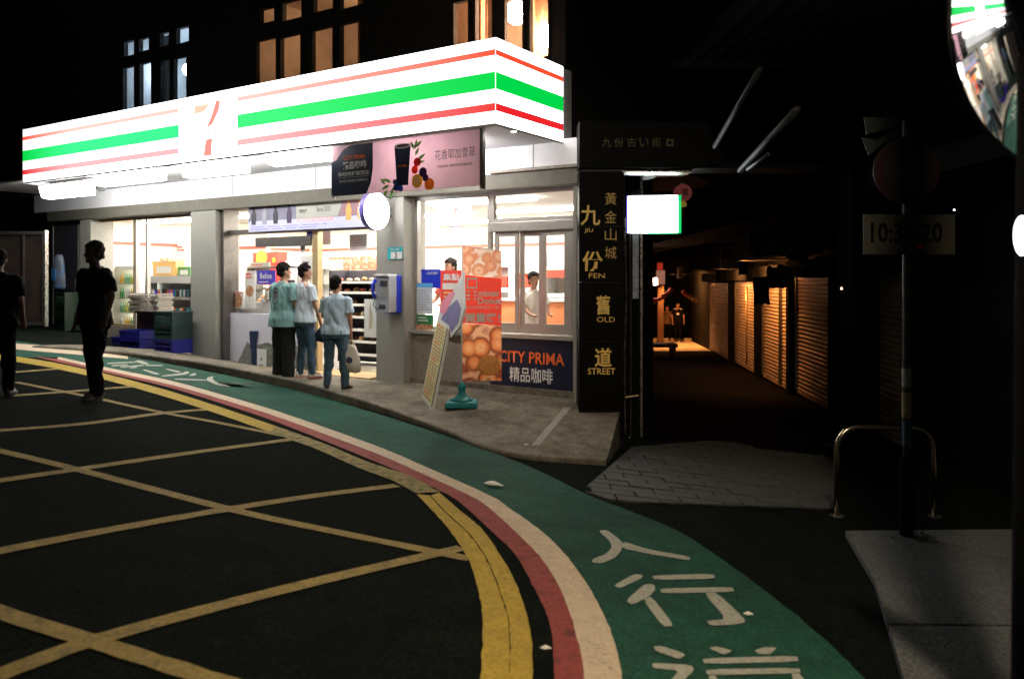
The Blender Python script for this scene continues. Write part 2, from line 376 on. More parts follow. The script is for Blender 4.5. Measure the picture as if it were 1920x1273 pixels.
flat_polys('painted_character', [A([(245,850),(335,800),(380,802),(370,820),(270,865)]), A([(300,920),(385,845),(430,845),(435,870),(410,900),(330,940)]), A([(380,918),(416,899),(522,1035),(470,1040)]),
    A([(420,805),(700,797),(710,820),(430,825)]), A([(455,865),(785,857),(797,880),(465,887)]), A([(655,885),(715,883),(840,1000),(845,1020),(790,1030),(690,1035),(665,1012),(760,1005)])],
    .009, M['letter'], 'white painted character in the middle of the near three on the green path')
flat_polys('painted_character', [A([(425,1130),(465,1128),(575,1165),(545,1190),(440,1152)]), A([(420,1205),(600,1215),(612,1240),(560,1290),(600,1400),(540,1400),(500,1290),(545,1240),(425,1230)]),
    A([(675,1135),(720,1130),(790,1150),(745,1168)]), A([(885,1150),(930,1132),(990,1135),(960,1165),(910,1165)]), A([(650,1185),(1080,1172),(1090,1200),(660,1210)]),
    A([(665,1235),(1090,1228),(1100,1252),(672,1262)]), A([(672,1264),(715,1263),(800,1450),(740,1450)]), A([(1050,1255),(1100,1253),(1190,1450),(1130,1450)]), A([(765,1300),(1110,1295),(1118,1316),(775,1322)]), A([(790,1370),(1135,1362),(1143,1385),(800,1394)])],
    .009, M['letter'], 'white painted character at the near end of the green path')
B_ = lambda l: uvp(l, 20, 600, .2604)
flat_polys('painted_character', [B_([(1408,438),(1418,416),(1465,408),(1452,425),(1480,452),(1560,472),(1582,487),(1480,470)]), B_([(1180,425),(1408,433),(1408,441),(1180,433)])], .009, M['letter'], 'far white painted character nearest the flat board')
flat_polys('painted_character', [B_([(1280,405),(1310,388),(1340,388),(1325,405)]), B_([(1085,405),(1240,385),(1270,370),(1290,385),(1240,400),(1090,412)]), B_([(945,362),(970,360),(1080,393),(1040,397)]), B_([(1110,358),(1130,355),(1232,375),(1200,382)])], .009, M['letter'], 'far white painted character in the middle of its three')
flat_polys('painted_character', [B_([(690,312),(900,303),(905,309),(700,322)]), B_([(890,300),(930,293),(1005,318),(960,324)]), B_([(965,326),(1100,328),(1095,336),(970,334)]), B_([(720,330),(840,322),(845,330),(735,338)]), B_([(780,340),(960,326),(955,334),(800,348)]), B_([(850,348),(900,340),(915,346),(870,352)])], .009, M['letter'], 'far white painted character beside the dark striding figure')
# ------------------------------------------------------------------ kerb, sidewalk, ramp
KP = [((60,652),.03),((202,664),.06),((356,688),.10),((515,722),.13),((576,737),.13),((651,758),.12),((700,770),.10),((767,790),.07),((844,816),.05),((902,842),.05),((992,862),.05),((1136,873),.06)]
kb = [hit(*p) for p, r in KP]; kr = [r for p, r in KP]
kb = cm([Vector((p.x, p.y, r)) for p, r in zip(kb, kr)], 4)
s_in = []
for i, p in enumerate(kb): s_in.append(min(s_of(p), 99))
sl = fs(1168, .35); n_ = len(kb); i0 = 28; sa = s_in[i0]
for i in range(i0, n_): s_in[i] = sa + (sl-sa)*(i-i0)/(n_-1-i0)
rows = []; krows = []
for i, p in enumerate(kb):
    g = ground(p.x, p.y); top = g+p.z
    inn = SW(s_in[i], .35, 0); inn.z = max(0.0, road_z(inn.x, inn.y)+.03) if s_in[i] < -5 else -.02
    d = Vector((inn.x-p.x, inn.y-p.y, 0)); L_ = d.length; d.normalize(); kw = .16
    krows.append([(p.x, p.y, g-.15), (p.x, p.y, top-.02), (p.x+d.x*.015, p.y+d.y*.015, top-.004), (p.x+d.x*.04, p.y+d.y*.04, top), (p.x+d.x*kw, p.y+d.y*kw, top+.002)])
    r_ = []
    for j in range(9):
        t = j/8; a = kw+.008+(L_-kw)*t; e = t*t*(3-2*t)
        r_.append((p.x+d.x*a, p.y+d.y*a, top*(1-e)+inn.z*e if i < 30 else top*(1-t)+inn.z*t))
    rows.append(r_)
def grid_mb(rows, close_end=False):
    m = len(rows[0]); vs = [p for r in rows for p in r]; f = [(i*m+j, (i+1)*m+j, (i+1)*m+j+1, i*m+j+1) for i in range(len(rows)-1) for j in range(m-1)]
    mb = MB().add(vs, f)
    if close_end:
        r = rows[-1]; mb.add([p for p in r]+[(p[0], p[1], p[2]-1.0) for p in r], [(j, j+1, m+j+1, m+j) for j in range(m-1)])
    return mb
structure('sidewalk', grid_mb(rows, True), M['concrete'])
structure('kerb', grid_mb(krows, True), M['concrete'])
from mathutils.bvhtree import BVHTree
_mb = grid_mb(rows); WALK = BVHTree.FromPolygons([tuple(p) for p in _mb.v], _mb.f)
def walk(x, y):
    h = WALK.ray_cast(Vector((x, y, 5)), Vector((0, 0, -1)))
    return h[0].z if h[0] else ground(x, y)
# pale joint strip that runs up the ramp
P = [hit(995, 856, walk), hit(1065, 764, walk)]
mb = MB()
for i in range(8):
    p = P[0].lerp(P[1], i/8); q = P[0].lerp(P[1], (i+1)/8); sd = Vector((.045, .012, 0))
    mb.add([(v.x, v.y, walk(v.x, v.y)+.006) for v in (p-sd, p+sd, q+sd, q-sd)], [(0, 1, 2, 3)])
structure('ramp_joint', mb, mat('pale_joint', (.26, .25, .21), .8, .2, 12, .4, 60))
# stone pavers between the path and the alley
pvr = MB().box(-.191, .191, -.091, .091, -.05, .0).mesh('paver', M['paver'], bevel=.008)
def inside(x, y, P):
    c = False; n = len(P)
    for i in range(n):
        a, b = P[i], P[i-1]
        if (a.y > y) != (b.y > y) and x < (b.x-a.x)*(y-a.y)/(b.y-a.y)+a.x: c = not c
    return c
def clip(poly, P):
    n = len(P); ar = sum(P[i-1].x*P[i].y-P[i].x*P[i-1].y for i in range(n)); sg = 1 if ar > 0 else -1
    for i in range(n):
        a, b = P[i-1], P[i]; f = lambda p: sg*((b.x-a.x)*(p[1]-a.y)-(b.y-a.y)*(p[0]-a.x)); out = []
        for j in range(len(poly)):
            p, q = poly[j-1], poly[j]; fp_, fq = f(p), f(q)
            if (fp_ >= 0) != (fq >= 0): t = fp_/(fp_-fq); out.append((p[0]+(q[0]-p[0])*t, p[1]+(q[1]-p[1])*t))
            if fq >= 0: out.append(q)
        poly = out
        if len(poly) < 3: return []
    return poly
PP = [hit(*p) for p in ((1092,922),(1150,942),(1575,956),(1575,834),(1330,828),(1185,840))]
npv = 0; mb = MB()
for i in range(36):
    for j in range(36):
        x, y = .6+i*.15, 6.9+j*.15
        if inside(x+.075, y+.075, PP): mb.add([(a, b, ground(a, b)+.006) for a, b in ((x, y), (x+.15, y), (x+.15, y+.15), (x, y+.15))], [(0, 1, 2, 3)])
pav = structure('paving', mb, M['asphalt'])
for j in range(24):
    for i in range(12):
        x = .7+i*.4+(.2 if j % 2 else 0); y = 7.1+j*.2
        cs = [inside(x+a, y+b, PP) for a in (-.2, .2) for b in (-.1, .1)]
        if not any(cs) or npv > 290: continue
        if not all(cs):
            poly = [(x+a, y+b) for a, b in ((-.191, -.091), (.191, -.091), (.191, .091), (-.191, .091))]; poly = clip(poly, PP)
            if len(poly) < 3: continue
            n = len(poly); z_ = ground(x, y)+.018
            me_ = MB().add([(a-x, b-y, ground(a, b)+.018) for a, b in poly]+[(a-x, b-y, ground(a, b)-.04) for a, b in poly], [tuple(range(n))]+[(i_, i_+n, (i_+1) % n+n, (i_+1) % n) for i_ in range(n)]).mesh('paver', M['paver'])
            link('paver', me_, pav, (x, y, 0)); npv += 1; continue
        if True:
            o = link('paver', pvr, pav, (x, y, ground(x, y)+.022+random.uniform(-.006, .006))); npv += 1
            o.rotation_euler = (math.atan(-.0288)+random.uniform(-.008, .008), math.atan(.1157)+random.uniform(-.008, .008), random.uniform(-.01, .01))
# raised rough pavement on the right, two slabs
def slab(name, poly, h, m, parent=None):
    W = [hit(*p) for p in poly]; n = len(W)
    top = [(p.x, p.y, ground(p.x, p.y)+h) for p in W]; bot = [(p.x, p.y, ground(p.x, p.y)-.2) for p in W]
    return MB().add(top+bot, [tuple(range(n))]+[(i, i+n, (i+1) % n+n, (i+1) % n) for i in range(n)])
structure('right_pavement', slab('p', [(1585,1006),(1640,1100),(1664,1184),(1800,1186),(2150,1186),(2150,1000)][::-1], .05, None), M['pave'])
structure('near_pavement', slab('p', [(1666,1189),(1690,1273),(1730,1420),(2400,1500),(2150,1191)][::-1], .05, None), M['pave'])
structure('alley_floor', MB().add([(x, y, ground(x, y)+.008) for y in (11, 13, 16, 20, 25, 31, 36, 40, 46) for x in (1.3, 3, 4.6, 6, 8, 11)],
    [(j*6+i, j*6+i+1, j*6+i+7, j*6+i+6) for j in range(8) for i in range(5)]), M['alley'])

# ------------------------------------------------------------------ the shop building
SL, SR = fs(62), -4.93        # ends of the front
T = .25                       # depth of the glass line behind the column faces
bld = thing('shop_building', 'two-storey corner shop with grey stone columns and lit upstairs windows', 'building', SW(0, 0, 0), STH)
cA0, cA1 = fs(357), fs(404); cB0, cB1 = fs(705), fs(757); L0 = fs(98); WL0 = fs(180, T)
H = 2.68
dr0 = fs(419, T)
# beam, band, soffit
part('window_beam', MB().box(SL+.6, SR+.05, -.02, .4, H, 2.885), M['beam'], bld, bevel=.01)
part('white_band', MB().box(SL, SR+.0, .02, .3, 2.89, 3.262), M['band'], bld)
for i, sx in enumerate((-5.6, -7.6, -9.6, -11.6, -13.6)):
    part('band_joint', MB().box(sx, sx+.012, .012, .018, 2.9, 3.25), M['grey'], bld)
part('soffit', MB().box(SL+.35, -5.146-.02, -1.46, .25, 3.266, 3.30), M['band'], bld)
part('beam_cap', MB().box(SR-1.3, SR+.2, -.06, .3, 2.885, 2.925), M['granite'], bld, bevel=.008)
part('column', MB().box(cA0, cA1, 0, .5, -.3, H-.003), M['pillar'], bld, bevel=.015)
part('column', MB().box(cB0, cB1, 0, .5, -.3, H-.003), M['pillar'], bld, bevel=.015)
part('column', MB().box(fs(148), fs(168), .02, .5, -.3, H-.003), M['pillar'], bld, bevel=.01)
part('corner_post', MB().box(SR-.08, SR+.07, .02, .5, -.6, H-.003), M['pillar'], bld, bevel=.01)
part('door_jamb', MB().box(cA1+.004, cA1+.09, .1, .4, 0, H-.003), M['metal'], bld)
part('door_jamb', MB().box(cB0-.07, cB0-.004, .12, .4, 0, H-.003), M['metal'], bld)
# walls below the windows
wb0, wb1 = cB1, SR-.08
part('dado_wall', MB().box(wb0+.003, wb1-.003, T-.08, .5, -.4, .70), M['granite'], bld)
part('plinth', MB().box(wb0+.01, wb1+.1, T-.12, T-.082, -.4, .06), M['concrete'], bld)
part('window_sill', MB().box(wb0+.003, wb1-.003, T-.13, .5, .702, .76), M['frame'], bld, bevel=.008)
xl1 = fs(255, T)
part('dado_wall', MB().box(WL0-.3, xl1, T-.05, .5, -.4, .56), M['granite'], bld)
part('dado_wall', MB().box(xl1+.002, cA0-.003, T-.05, .5, -.4, .2), M['maroon'], bld)
def window(s0, s1, z0, z1, t=T, fr=.05, muls=(), m='frame', name='window'):
    w_ = sthing('x', None, None, 0, 0, 0); bpy.data.objects.remove(w_)
    f = part('window', MB().holed(s0, s1, z0, z1, t-.03, t+.04, [(a+fr*.6 if i else a+fr, b-fr*.6 if i < len(muls) else b-fr, z0+fr, z1-fr) for i, (a, b) in enumerate(zip((s0,)+tuple(muls), tuple(muls)+(s1,)))]), M[m], bld)
    for i, (a, b) in enumerate(zip((s0,)+tuple(muls), tuple(muls)+(s1,))):
        part('pane', MB().box(a+fr*.5, b-fr*.5, t, t+.006, z0+fr*.8, z1-fr*.8), M['glass'], f)
    return f
window(WL0, xl1, .56, H-.005, muls=(), m='gold')
window(xl1+.003, cA0-.003, .2, H-.005, muls=(fs(277, T),))
sm = fs(922, T)
window(wb0+.02, sm, .76, H-.005)
window(sm+.003, wb1-.003, 2.26, H-.005)
part('window_header', MB().box(sm+.003, wb1-.003, T-.07, T+.06, 2.13, 2.257), M['frame'], bld, bevel=.008)
xs = [fs(p, T) for p in (930, 975, 1018, 1068)]
for i, (a, b) in enumerate(zip(xs, xs[1:])):
    f = part('sliding_sash', MB().holed(a, b-.004, .765, 2.128, T-.03+.03*(i % 2), T+.0+.03*(i % 2), [(a+.06, b-.064, .90, 2.06)]), M['frame'], bld)
    part('pane', MB().box(a+.055, b-.06, T-.018+.03*(i % 2), T-.014+.03*(i % 2), .89, 2.07), M['glass'], f)
part('window_post', MB().box(xs[-1], wb1-.003, T-.04, T+.05, .765, 2.128), M['frame'], bld)
# doorway: fixed glass, gold post, transom, threshold, display wall
dg = fs(590, T); dg1 = fs(600, T)
part('door_post', MB().box(dg, dg1, T-.05, T+.06, .03, 2.3), M['gold'], bld, bevel=.006)
part('door_transom', MB().box(dr0, cB0-.075, T-.05, T+.06, 2.25, 2.33), M['metal'], bld)
part('door_track', MB().box(fs(487, T), dg-.003, T-.09, T-.052, 2.02, 2.18), M['metal'], bld)
part('threshold', MB().box(dr0, cB0-.075, -.05, T+.3, -.1, .028), M['gold'], bld)
part('threshold_step', MB().box(dg1, cB0-.075, T+.3, 1.2, -.1, .024), M['concrete'], bld)
part('door_glass', MB().box(dr0+.003, dg-.003, T, T+.008, .9, 2.248), M['glass'], bld)
part('display_wall', MB().box(dr0+.003, dg-.003, T-.02, T+.05, .03, .90), mat('pale_violet_panel', (.62,.61,.68), .6, .08, 2), bld)
# interior shell
IR = SR-.12; IL = WL0-.15
BX = -7.0    # the side wall slants back along the alley
def rlim(t): return IR + (BX-IR)*max(0, (t-1.7)/(6.2-1.7))
def plan(pts, z0, z1):
    n = len(pts); return MB().add([(x, y, z0) for x, y in pts]+[(x, y, z1) for x, y in pts], [tuple(range(n))[::-1], tuple(range(n, 2*n))]+[(i, (i+1) % n, (i+1) % n+n, i+n) for i in range(n)])
part('floor', plan([(IL, .5), (IR, .5), (IR, 1.7), (BX, 6.2), (IL, 6.2)], -.1, .0), M['infloor'], bld)
part('ceiling', plan([(IL, .35), (IR, .35), (IR, 1.7), (BX, 6.2), (IL, 6.2)], H, H+.1), M['ceil'], bld)
part('back_wall', MB().box(IL, BX, 6.202, 6.4, 0, H-.002), M['inwall'], bld)
part('side_wall', MB().box(IL-.1, IL-.002, .3, 6.2, 0, H-.002), M['inwall'], bld)
part('side_wall', plan([(IR+.002, .5), (IR+.1, .5), (IR+.1, 1.74), (BX+.1, 6.24), (BX+.002, 6.2), (IR+.002, 1.7)], 0, H-.002), M['inwall'], bld)
part('red_stripe', MB().box(IL+.005, BX-.005, 6.185, 6.197, 2.2, 2.27), M['redstripe'], bld)
part('red_stripe', MB().box(IL+.003, IL+.013, .5, 6.1, 2.2, 2.27), M['redstripe'], bld)
LITE = emis('ceiling_light_tube', (1.0, .93, .82), 90)
for t in (1.1, 2.9, 4.7):
    for k_ in range(4):
        a = IL+.5+k_*2.55
        if a+1.9 > rlim(t)-.1: a = rlim(t)-2.1
        part('ceiling_light', MB().box(a, a+1.9, t-.09, t+.09, H-.045, H-.004), LITE, bld)
# partitions seen through the door
part('inner_partition', MB().box(fs(420, 2.6), fs(500, 2.6), 2.6, 2.7, 0, H-.002), M['inwall'], bld)
part('red_stripe', MB().box(fs(422, 2.6), fs(498, 2.6), 2.585, 2.598, 2.12, 2.19), M['redstripe'], bld)
# upper storey
UT = .3; zt = 8.2
def ug(px0, px1, py0, py1): # window opening in the upper wall
    xm = (px0+px1)/2; r = (xm-CX)/F; Y = (9+UT)/(NX*r+NY)
    return (fs(px0, UT), fs(px1, UT), ZC-(py1-HY)/F*Y, ZC-(py0-HY)/F*Y)
g1 = [ug(a, b, c, d) for a, b, c, d in ((235,254,78,106),(263,282,72,97),(302,320,62,88),(333,357,52,82),(233,254,126,215),(264,286,118,215),(303,321,113,215),(328,352,108,215))]
g2 = [ug(a, b, c, d) for a, b, c, d in ((490,517,16,44),(532,568,2,38),(590,627,-10,22),(640,684,-18,15),(482,520,74,160),(528,566,67,150),(587,626,54,140),(640,678,43,130))]
g3 = [ug(a, b, c, d) for a, b, c, d in ((852,880,4,100),(893,925,-8,100),(948,982,-20,100),(995,1030,-35,110))]
part('upper_wall', MB().holed(SL-2.2, fs(1060, UT), 3.31, zt, UT, UT+.06, g1+g2+g3), M['black'], bld)
part('upper_side_wall', MB().box(fs(1060, UT)-.25, fs(1060, UT), UT+.062, 2.9, 3.31, zt), M['black'], bld)
part('roof', MB().box(SL-2.4, fs(1060, UT)+.2, UT-.2, 7, zt+.002, zt+.2), M['black'], bld)
part('lower_side_wall', plan([(IR+.12, .5), (IR+.3, .5), (IR+.3, 1.8), (BX+.3, 6.4), (BX+.12, 6.4), (IR+.12, 1.76)], -.8, 3.3), M['dark'], bld)
part('upper_floor', MB().box(SL-2.2, fs(1060, UT), UT+.0, 6.9, 3.302, 3.308), M['black'], bld)
wc = mat('upstairs_wall_cool', (.35,.4,.42), .8, .2, 2); ww = mat('upstairs_wall_warm', (.50,.42,.34), .8, .2, 2)
curt = mat('orange_curtain', (.4,.24,.14), .9, .25, 9, .4, 20)
lamps = {0: ('cool', (.75,.85,1.0), 30), 1: ('warm', (1,.60,.34), 30), 2: ('warm', (1,.58,.36), 150)}
for gi, (g, wm) in enumerate(((g1, wc), (g2, ww), (g3, ww))):
    for h in g:
        f = part('window', MB().holed(h[0]-.03, h[1]+.03, h[2]-.03, h[3]+.03, UT-.03, UT-.003, [(h[0]+.006, h[1]-.006, h[2]+.006, h[3]-.006)]), M['black'], bld)
        part('pane', MB().box(h[0], h[1], UT+.03, UT+.036, h[2], h[3]), M['glass'], f)
    a, b = min(h[0] for h in g)-.4, min(fs(1060, UT)-.27, max(h[1] for h in g)+.25); zz = 6.5
    part('upstairs_room', MB().holed(a, b, 4.0, zz, UT+2.2, UT+2.25, []).add([(a,UT+.07,4.0),(b,UT+.07,4.0),(b,UT+2.2,4.0),(a,UT+2.2,4.0)], [(0,1,2,3)]).add([(a,UT+.07,zz),(b,UT+.07,zz),(b,UT+2.2,zz),(a,UT+2.2,zz)], [(3,2,1,0)])
         .add([(a,UT+.07,4.0),(a,UT+2.2,4.0),(a,UT+2.2,zz),(a,UT+.07,zz)], [(0,1,2,3)]).add([(b,UT+.07,4.0),(b,UT+2.2,4.0),(b,UT+2.2,zz),(b,UT+.07,zz)], [(3,2,1,0)]), wm, bld)
    nm, c, k_ = lamps[gi]
    lm = emis('upstairs_lamp_'+nm+str(gi), c, k_)
    if gi == 0:
        for dx in (.1, .38, .62, .95): part('room_lamp', MB().ball((a+(b-a)*dx, UT+1.0, 5.72+.1*(dx > .5)), .13), lm, bld, True)
    elif gi == 1: part('room_lamp', MB().ball((a+(b-a)*.6, UT+1.2, 6.2), .2), lm, bld, True)
    else:
        part('room_lamp', MB().ball((fs(968, UT+.6), UT+.6, 5.32), .17), lm, bld, True); part('room_lamp', MB().ball((fs(1020, UT+.4), UT+.45, 4.85), .16), lm, bld, True)
        part('curtain', MB().tube([(fs(905, UT+.7), UT+.7, 4.3), (fs(905, UT+.7), UT+.7, 6.2)], .16, 7), curt, bld)
    for dx in (.3, .72):
        part('curtain', MB().rings([[(a+(b-a)*dx+.04*math.sin(i*1.9)+.1*u, UT+.5+.03*math.sin(i*2.3+u), z) for i, u in enumerate((0, 1, 2, 3, 3.1, 2.1, 1.1, .1))] for z in (4.1, 6.3)]), curt if gi else wc, bld)

# ------------------------------------------------------------------ the light-box fascia
sgn = sthing('illuminated_fascia', 'long glowing white shop fascia with red and green stripes wrapping the corner', 'sign', 0, -1.5, 0)
f0, f1 = -15.45, -5.146; zb, ztp = 3.22, 4.17; hh = ztp-zb
G = [(0, .42), (.12, .6), (.3, .9), (.6, 1.1), (.85, .9), (1, .6)]
GS = [(0, .8), (.5, .8), (1, .8)]
part('housing', MB().box(f0, f1-.012, .012, 1.75, zb+.01, ztp-.01), M['band'], sgn)
part('white_face', MB().box(f0, f1, -.004, .010, zb, ztp), emis('fascia_white', (1, .97, .95), 3.4, G), sgn)
part('white_face', MB().box(f1-.010, f1+.004, .011, 1.5, zb, ztp), emis('fascia_white_side', (1, .97, .95), 6), sgn)
lo0, lo1 = -11.85+.0, -10.55
lo0 = fs(336, -1.5); lo1 = fs(446, -1.5)
rd = (1, .10, .05); gr = (0.0, .78, .11); rd2 = (1, .07, .07)
SG = {'up': [(0, 1.0), (.25, 3.4), (1, 3.4)]}
def stripes(a, b, ga, gb, nm):
    for (za, zb_, c, k_, w_) in ((.80, .865, rd, 1.0, .16), (.40, .585, gr, .85, .16), (.145, .225, rd2, .95, .12)):
        pass
def fem(name, c0, k0, c1, k1, pos):
    """light-box film: saturated towards the dim ends, washed out where the tubes are"""
    m = emis(name, c0, 1); n = m.node_tree.nodes; l = m.node_tree.links; b = n['Principled BSDF']
    tc = n.new('ShaderNodeTexCoord'); sp = n.new('ShaderNodeSeparateXYZ'); l.new(tc.outputs['Generated'], sp.inputs[0])
    cr = n.new('ShaderNodeValToRGB'); e = cr.color_ramp.elements
    e[0].position, e[1].position = pos
    e[0].color = (*[v*k0 for v in c0], 1); e[1].color = (*[v*k1 for v in c1], 1)
    l.new(sp.outputs[0], cr.inputs[0]); l.new(cr.outputs[0], b.inputs['Emission Color']); b.inputs['Emission Strength'].default_value = 1
    return m
RO, RP = (1, .085, .035), (1, .40, .32); GO, GP = (0, .70, .07), (.06, .95, .22); RL, RQ = (.85, .02, .025), (1, .24, .24)
zs = [(.795, .862, 'r'), (.40, .60, 'g'), (.145, .235, 'q')]
for z0_, z1_, kd in zs:
    za, zc_ = zb+hh*z0_, zb+hh*z1_
    e0, e1 = {'r': (RO, RP), 'g': (GO, GP), 'q': (RL, RQ)}[kd]; pale = {'r': (1, .62, .55), 'g': (.05, .98, .28), 'q': (1, .5, .52)}[kd]
    nm = {'r': 'upper_red_stripe', 'g': 'green_stripe', 'q': 'lower_red_stripe'}[kd]
    part(nm, MB().box(f0, lo0, -.008, -.0045, za, zc_), fem('film', e0, 1.0, pale, 1.15, (0, .35)), sgn)
    part(nm, MB().box(lo1, f1, -.008, -.0045, za, zc_), fem('film', pale if kd != 'g' else GP, 1.1, e0, 1.0, (.1, 1)), sgn)
    part(nm, MB().box(f1+.0045, f1+.008, .0, 1.5, za, zc_), emis('film_side', e0, .95), sgn)
lc = (lo0+lo1)/2
lr = emis('logo_red', (1, .33, .28), 1.1); lor = emis('logo_orange', (1, .62, .45), 1.15); lg = emis('logo_letters', (.80, .93, .84), 1.0)
zq = zb
part('numeral_top_bar', MB().prism([(lc-.30, zq+.80), (lc+.06, zq+.80), (lc-.06, zq+.70), (lc-.28, zq+.68)], -.009, -.0045), lor, sgn)
part('numeral_upper_stroke', MB().prism([(lc+.20, zq+.82), (lc+.30, zq+.82), (lc+.26, zq+.68), (lc+.12, zq+.50), (lc-.02, zq+.45), (lc+.10, zq+.62)], -.009, -.0045), lr, sgn)
part('numeral_lower_stroke', MB().prism([(lc-.08, zq+.05), (lc+.10, zq+.05), (lc+.10, zq+.20), (lc+.12, zq+.29), (lc-.02, zq+.29), (lc-.06, zq+.18)], -.009, -.0045), lr, sgn)
text('ELEVEn', .86, .13, lg, sgn, lc, -.005, zq+.37, .02)
part('edge_trim', MB().box(f0-.012, f0-.001, -.01, 1.75, zb-.02, ztp+.02), M['grey'], sgn)
part('edge_trim', MB().box(f0, f1+.006, -.006, .012, zb-.028, zb-.002), M['band'], sgn)
part('edge_trim', MB().box(f1-.01, f1+.006, .014, 1.5, zb-.028, zb-.002), M['band'], sgn)
# ------------------------------------------------------------------ lamps under the fascia
FL = emis('floodlight_face', (1, .98, .95), 28)
places = ['the one at its far end', 'second from its far end', 'below the big numeral logo', 'nearest the coffee banner', 'the one hidden behind the coffee banner']
for i, (a, b, yb) in enumerate(((88,172,380), (190,305,353), (352,462,338), (512,618,315), (715,835,300))):
    sc_ = fs((a+b)/2, -1.2); wd = (fs(b, -1.2)-fs(a, -1.2))/2; z0 = max(2.93, fz((a+b)/2, yb-8, -1.2))
    o = sthing('flood_lamp', 'glowing white box lamp under the fascia, '+places[i], 'lamp', sc_, -1.2 if i < 4 else -.75, z0, 'box lamps hanging under the fascia')
    part('lamp_face', MB().rings([[(-wd, -.10, .02), (wd, -.10, .02), (wd+.0, .05, .0), (-wd, .05, 0)], [(-wd, -.16, .20), (wd, -.16, .20), (wd, .05, .22), (-wd, .05, .22)]]), FL, o, bevel=.012)
    part('lamp_hood', MB().box(-wd-.01, wd+.01, -.17, .07, .222, .24), M['band'], o)
    for sx in (-.6, .6): part('bracket', MB().box(sx*wd-.015, sx*wd+.015, -.03, .0, .24, 3.268-z0), M['frame'], o)
for i, px in enumerate((963,)):
    o = sthing('downlight', 'small round downlight set in the soffit near the fascia corner', 'lamp', fs(963, -.9), -.9, 3.24)
    part('lamp_rim', MB().lathe([(.085, .0), (.095, -.005), (.095, .026)]), M['wht'], o, True)
    part('lamp_bulb', MB().lathe([(.01, -.012), (.06, -.006), (.07, .01)]), emis('downlight_bulb', (1, .97, .9), 420), o, True)

def lines(parent, x0, x1, z0, z1, n, m, y=-.004, th=.45, seed=1, name='print_lines', gaps=True):
    rr = random.Random(seed); mb = MB(); dz = (z1-z0)/n
    for i in range(n):
        x = x0; zc = z1-(i+.5)*dz; end = x0+(x1-x0)*rr.uniform(.6, 1)
        while x < end:
            l = (x1-x0)*rr.uniform(.06, .2) if gaps else end-x0
            mb.box(x, min(end, x+l), y-.0015, y, zc-dz*th/2, zc+dz*th/2); x += l+(x1-x0)*.03
    return part(name, mb, m, parent)
def poster(name, label, cat, s0, s1, z0, z1, t, base, group=None, th=.008):
    o = sthing(name, label, cat, (s0+s1)/2, t, z0, group); w_ = (s1-s0)/2; h_ = z1-z0
    part('sheet', MB().box(-w_, w_, 0, th, 0, h_), base, o); return o, w_, h_

# ------------------------------------------------------------------ long coffee banner under the fascia
BT = -1.25; b0, b1 = fs(622, BT), fs(903, BT); bz0, bz1 = 2.58, 3.235; bw = b1-b0; bh = bz1-bz0
bn = sthing('coffee_banner', 'long pink coffee banner with navy end panel hanging under the fascia corner', 'banner', b0, BT, bz0)
pinkm = cloth_mat('banner_pink', (.85,.66,.71), .55, .15, 1.6); whitem = mat('banner_white', (.75,.7,.72), .55)
part('banner_sheet', MB().box(0, bw, 0, .02, 0, bh), pinkm, bn)
part('navy_panel', MB().prism([(0, 0), (.62, 0), (.70, .14), (.735, .33), (.73, bh-.01), (.34, bh-.01), (.22, .60), (.09, .47), (0, .44)], -.006, -.002), M['navy'], bn)
part('frame_bar', MB().box(bw-.005, bw+.035, -.03, .03, -.05, bh+.03), M['metal'], bn)
part('top_rail', MB().box(0, bw, -.015, .03, bh, bh+.03), M['wht'], bn)
FLAGW = cloth_mat('translucent_white', (.95,.95,.93), .6, .02); FLAGO = cloth_mat('translucent_orange', (.97,.30,.08), .6, .02)
text('CITY PRIMA', .40, .055, M['orange'], bn, .42, -.0065, .485, .03)
text('精品咖啡', .42, .105, M['wht'], bn, .42, -.0065, .385, .03)
text('為咖啡極致而生', .56, .06, M['wht'], bn, .40, -.0065, .275, .02)
text('咖啡豆烘焙師聯合推薦精品豆', .50, .035, M['wht'], bn, .40, -.0065, .185, .01)
part('thin_rule', MB().box(.13, .66, -.0075, -.0065, .228, .232), M['wht'], bn)
cp = part('coffee_cup', MB().prism([(1.14, .07), (1.32, .07), (1.36, .555), (1.10, .555)], -.006, -.002), M['navy'], bn)
part('cup_rim', MB().disc((1.23, .56), .135, -.009, -.0065, rz=.032), M['wht'], cp)
part('coffee', MB().disc((1.23, .562), .11, -.0105, -.0095, rz=.02), mat('coffee', (.09,.03,.015), .3), cp)
text('CITY PRIMA', .15, .03, M['orange'], cp, 1.23, -.0065, .31, .02)
leafm = cloth_mat('print_leaf', (.30,.55,.20), .5, .3, 20)
def leaf(x, z, a, l, wd): 
    c, s = math.cos(a), math.sin(a); return [(x+c*u-s*v, z+s*u+c*v) for u, v in ((0, 0), (l*.35, wd), (l*.7, wd*.7), (l, 0), (l*.7, -wd*.7), (l*.35, -wd))]
mb = MB()
for x, z, a, l in ((1.43,.50,1.3,.13),(1.43,.52,.6,.14),(1.42,.50,2.1,.12),(1.46,.36,.5,.16),(1.44,.33,.1,.15),(1.43,.42,1.0,.12),(1.05,.12,2.8,.16),(1.02,.09,3.5,.15),(.98,.03,4.0,.12),(1.08,.06,4.4,.16),(.95,.10,2.4,.12)):
    mb.prism(leaf(x, z, a, l, .022), -.005, -.002)
part('printed_leaves', mb, leafm, bn)
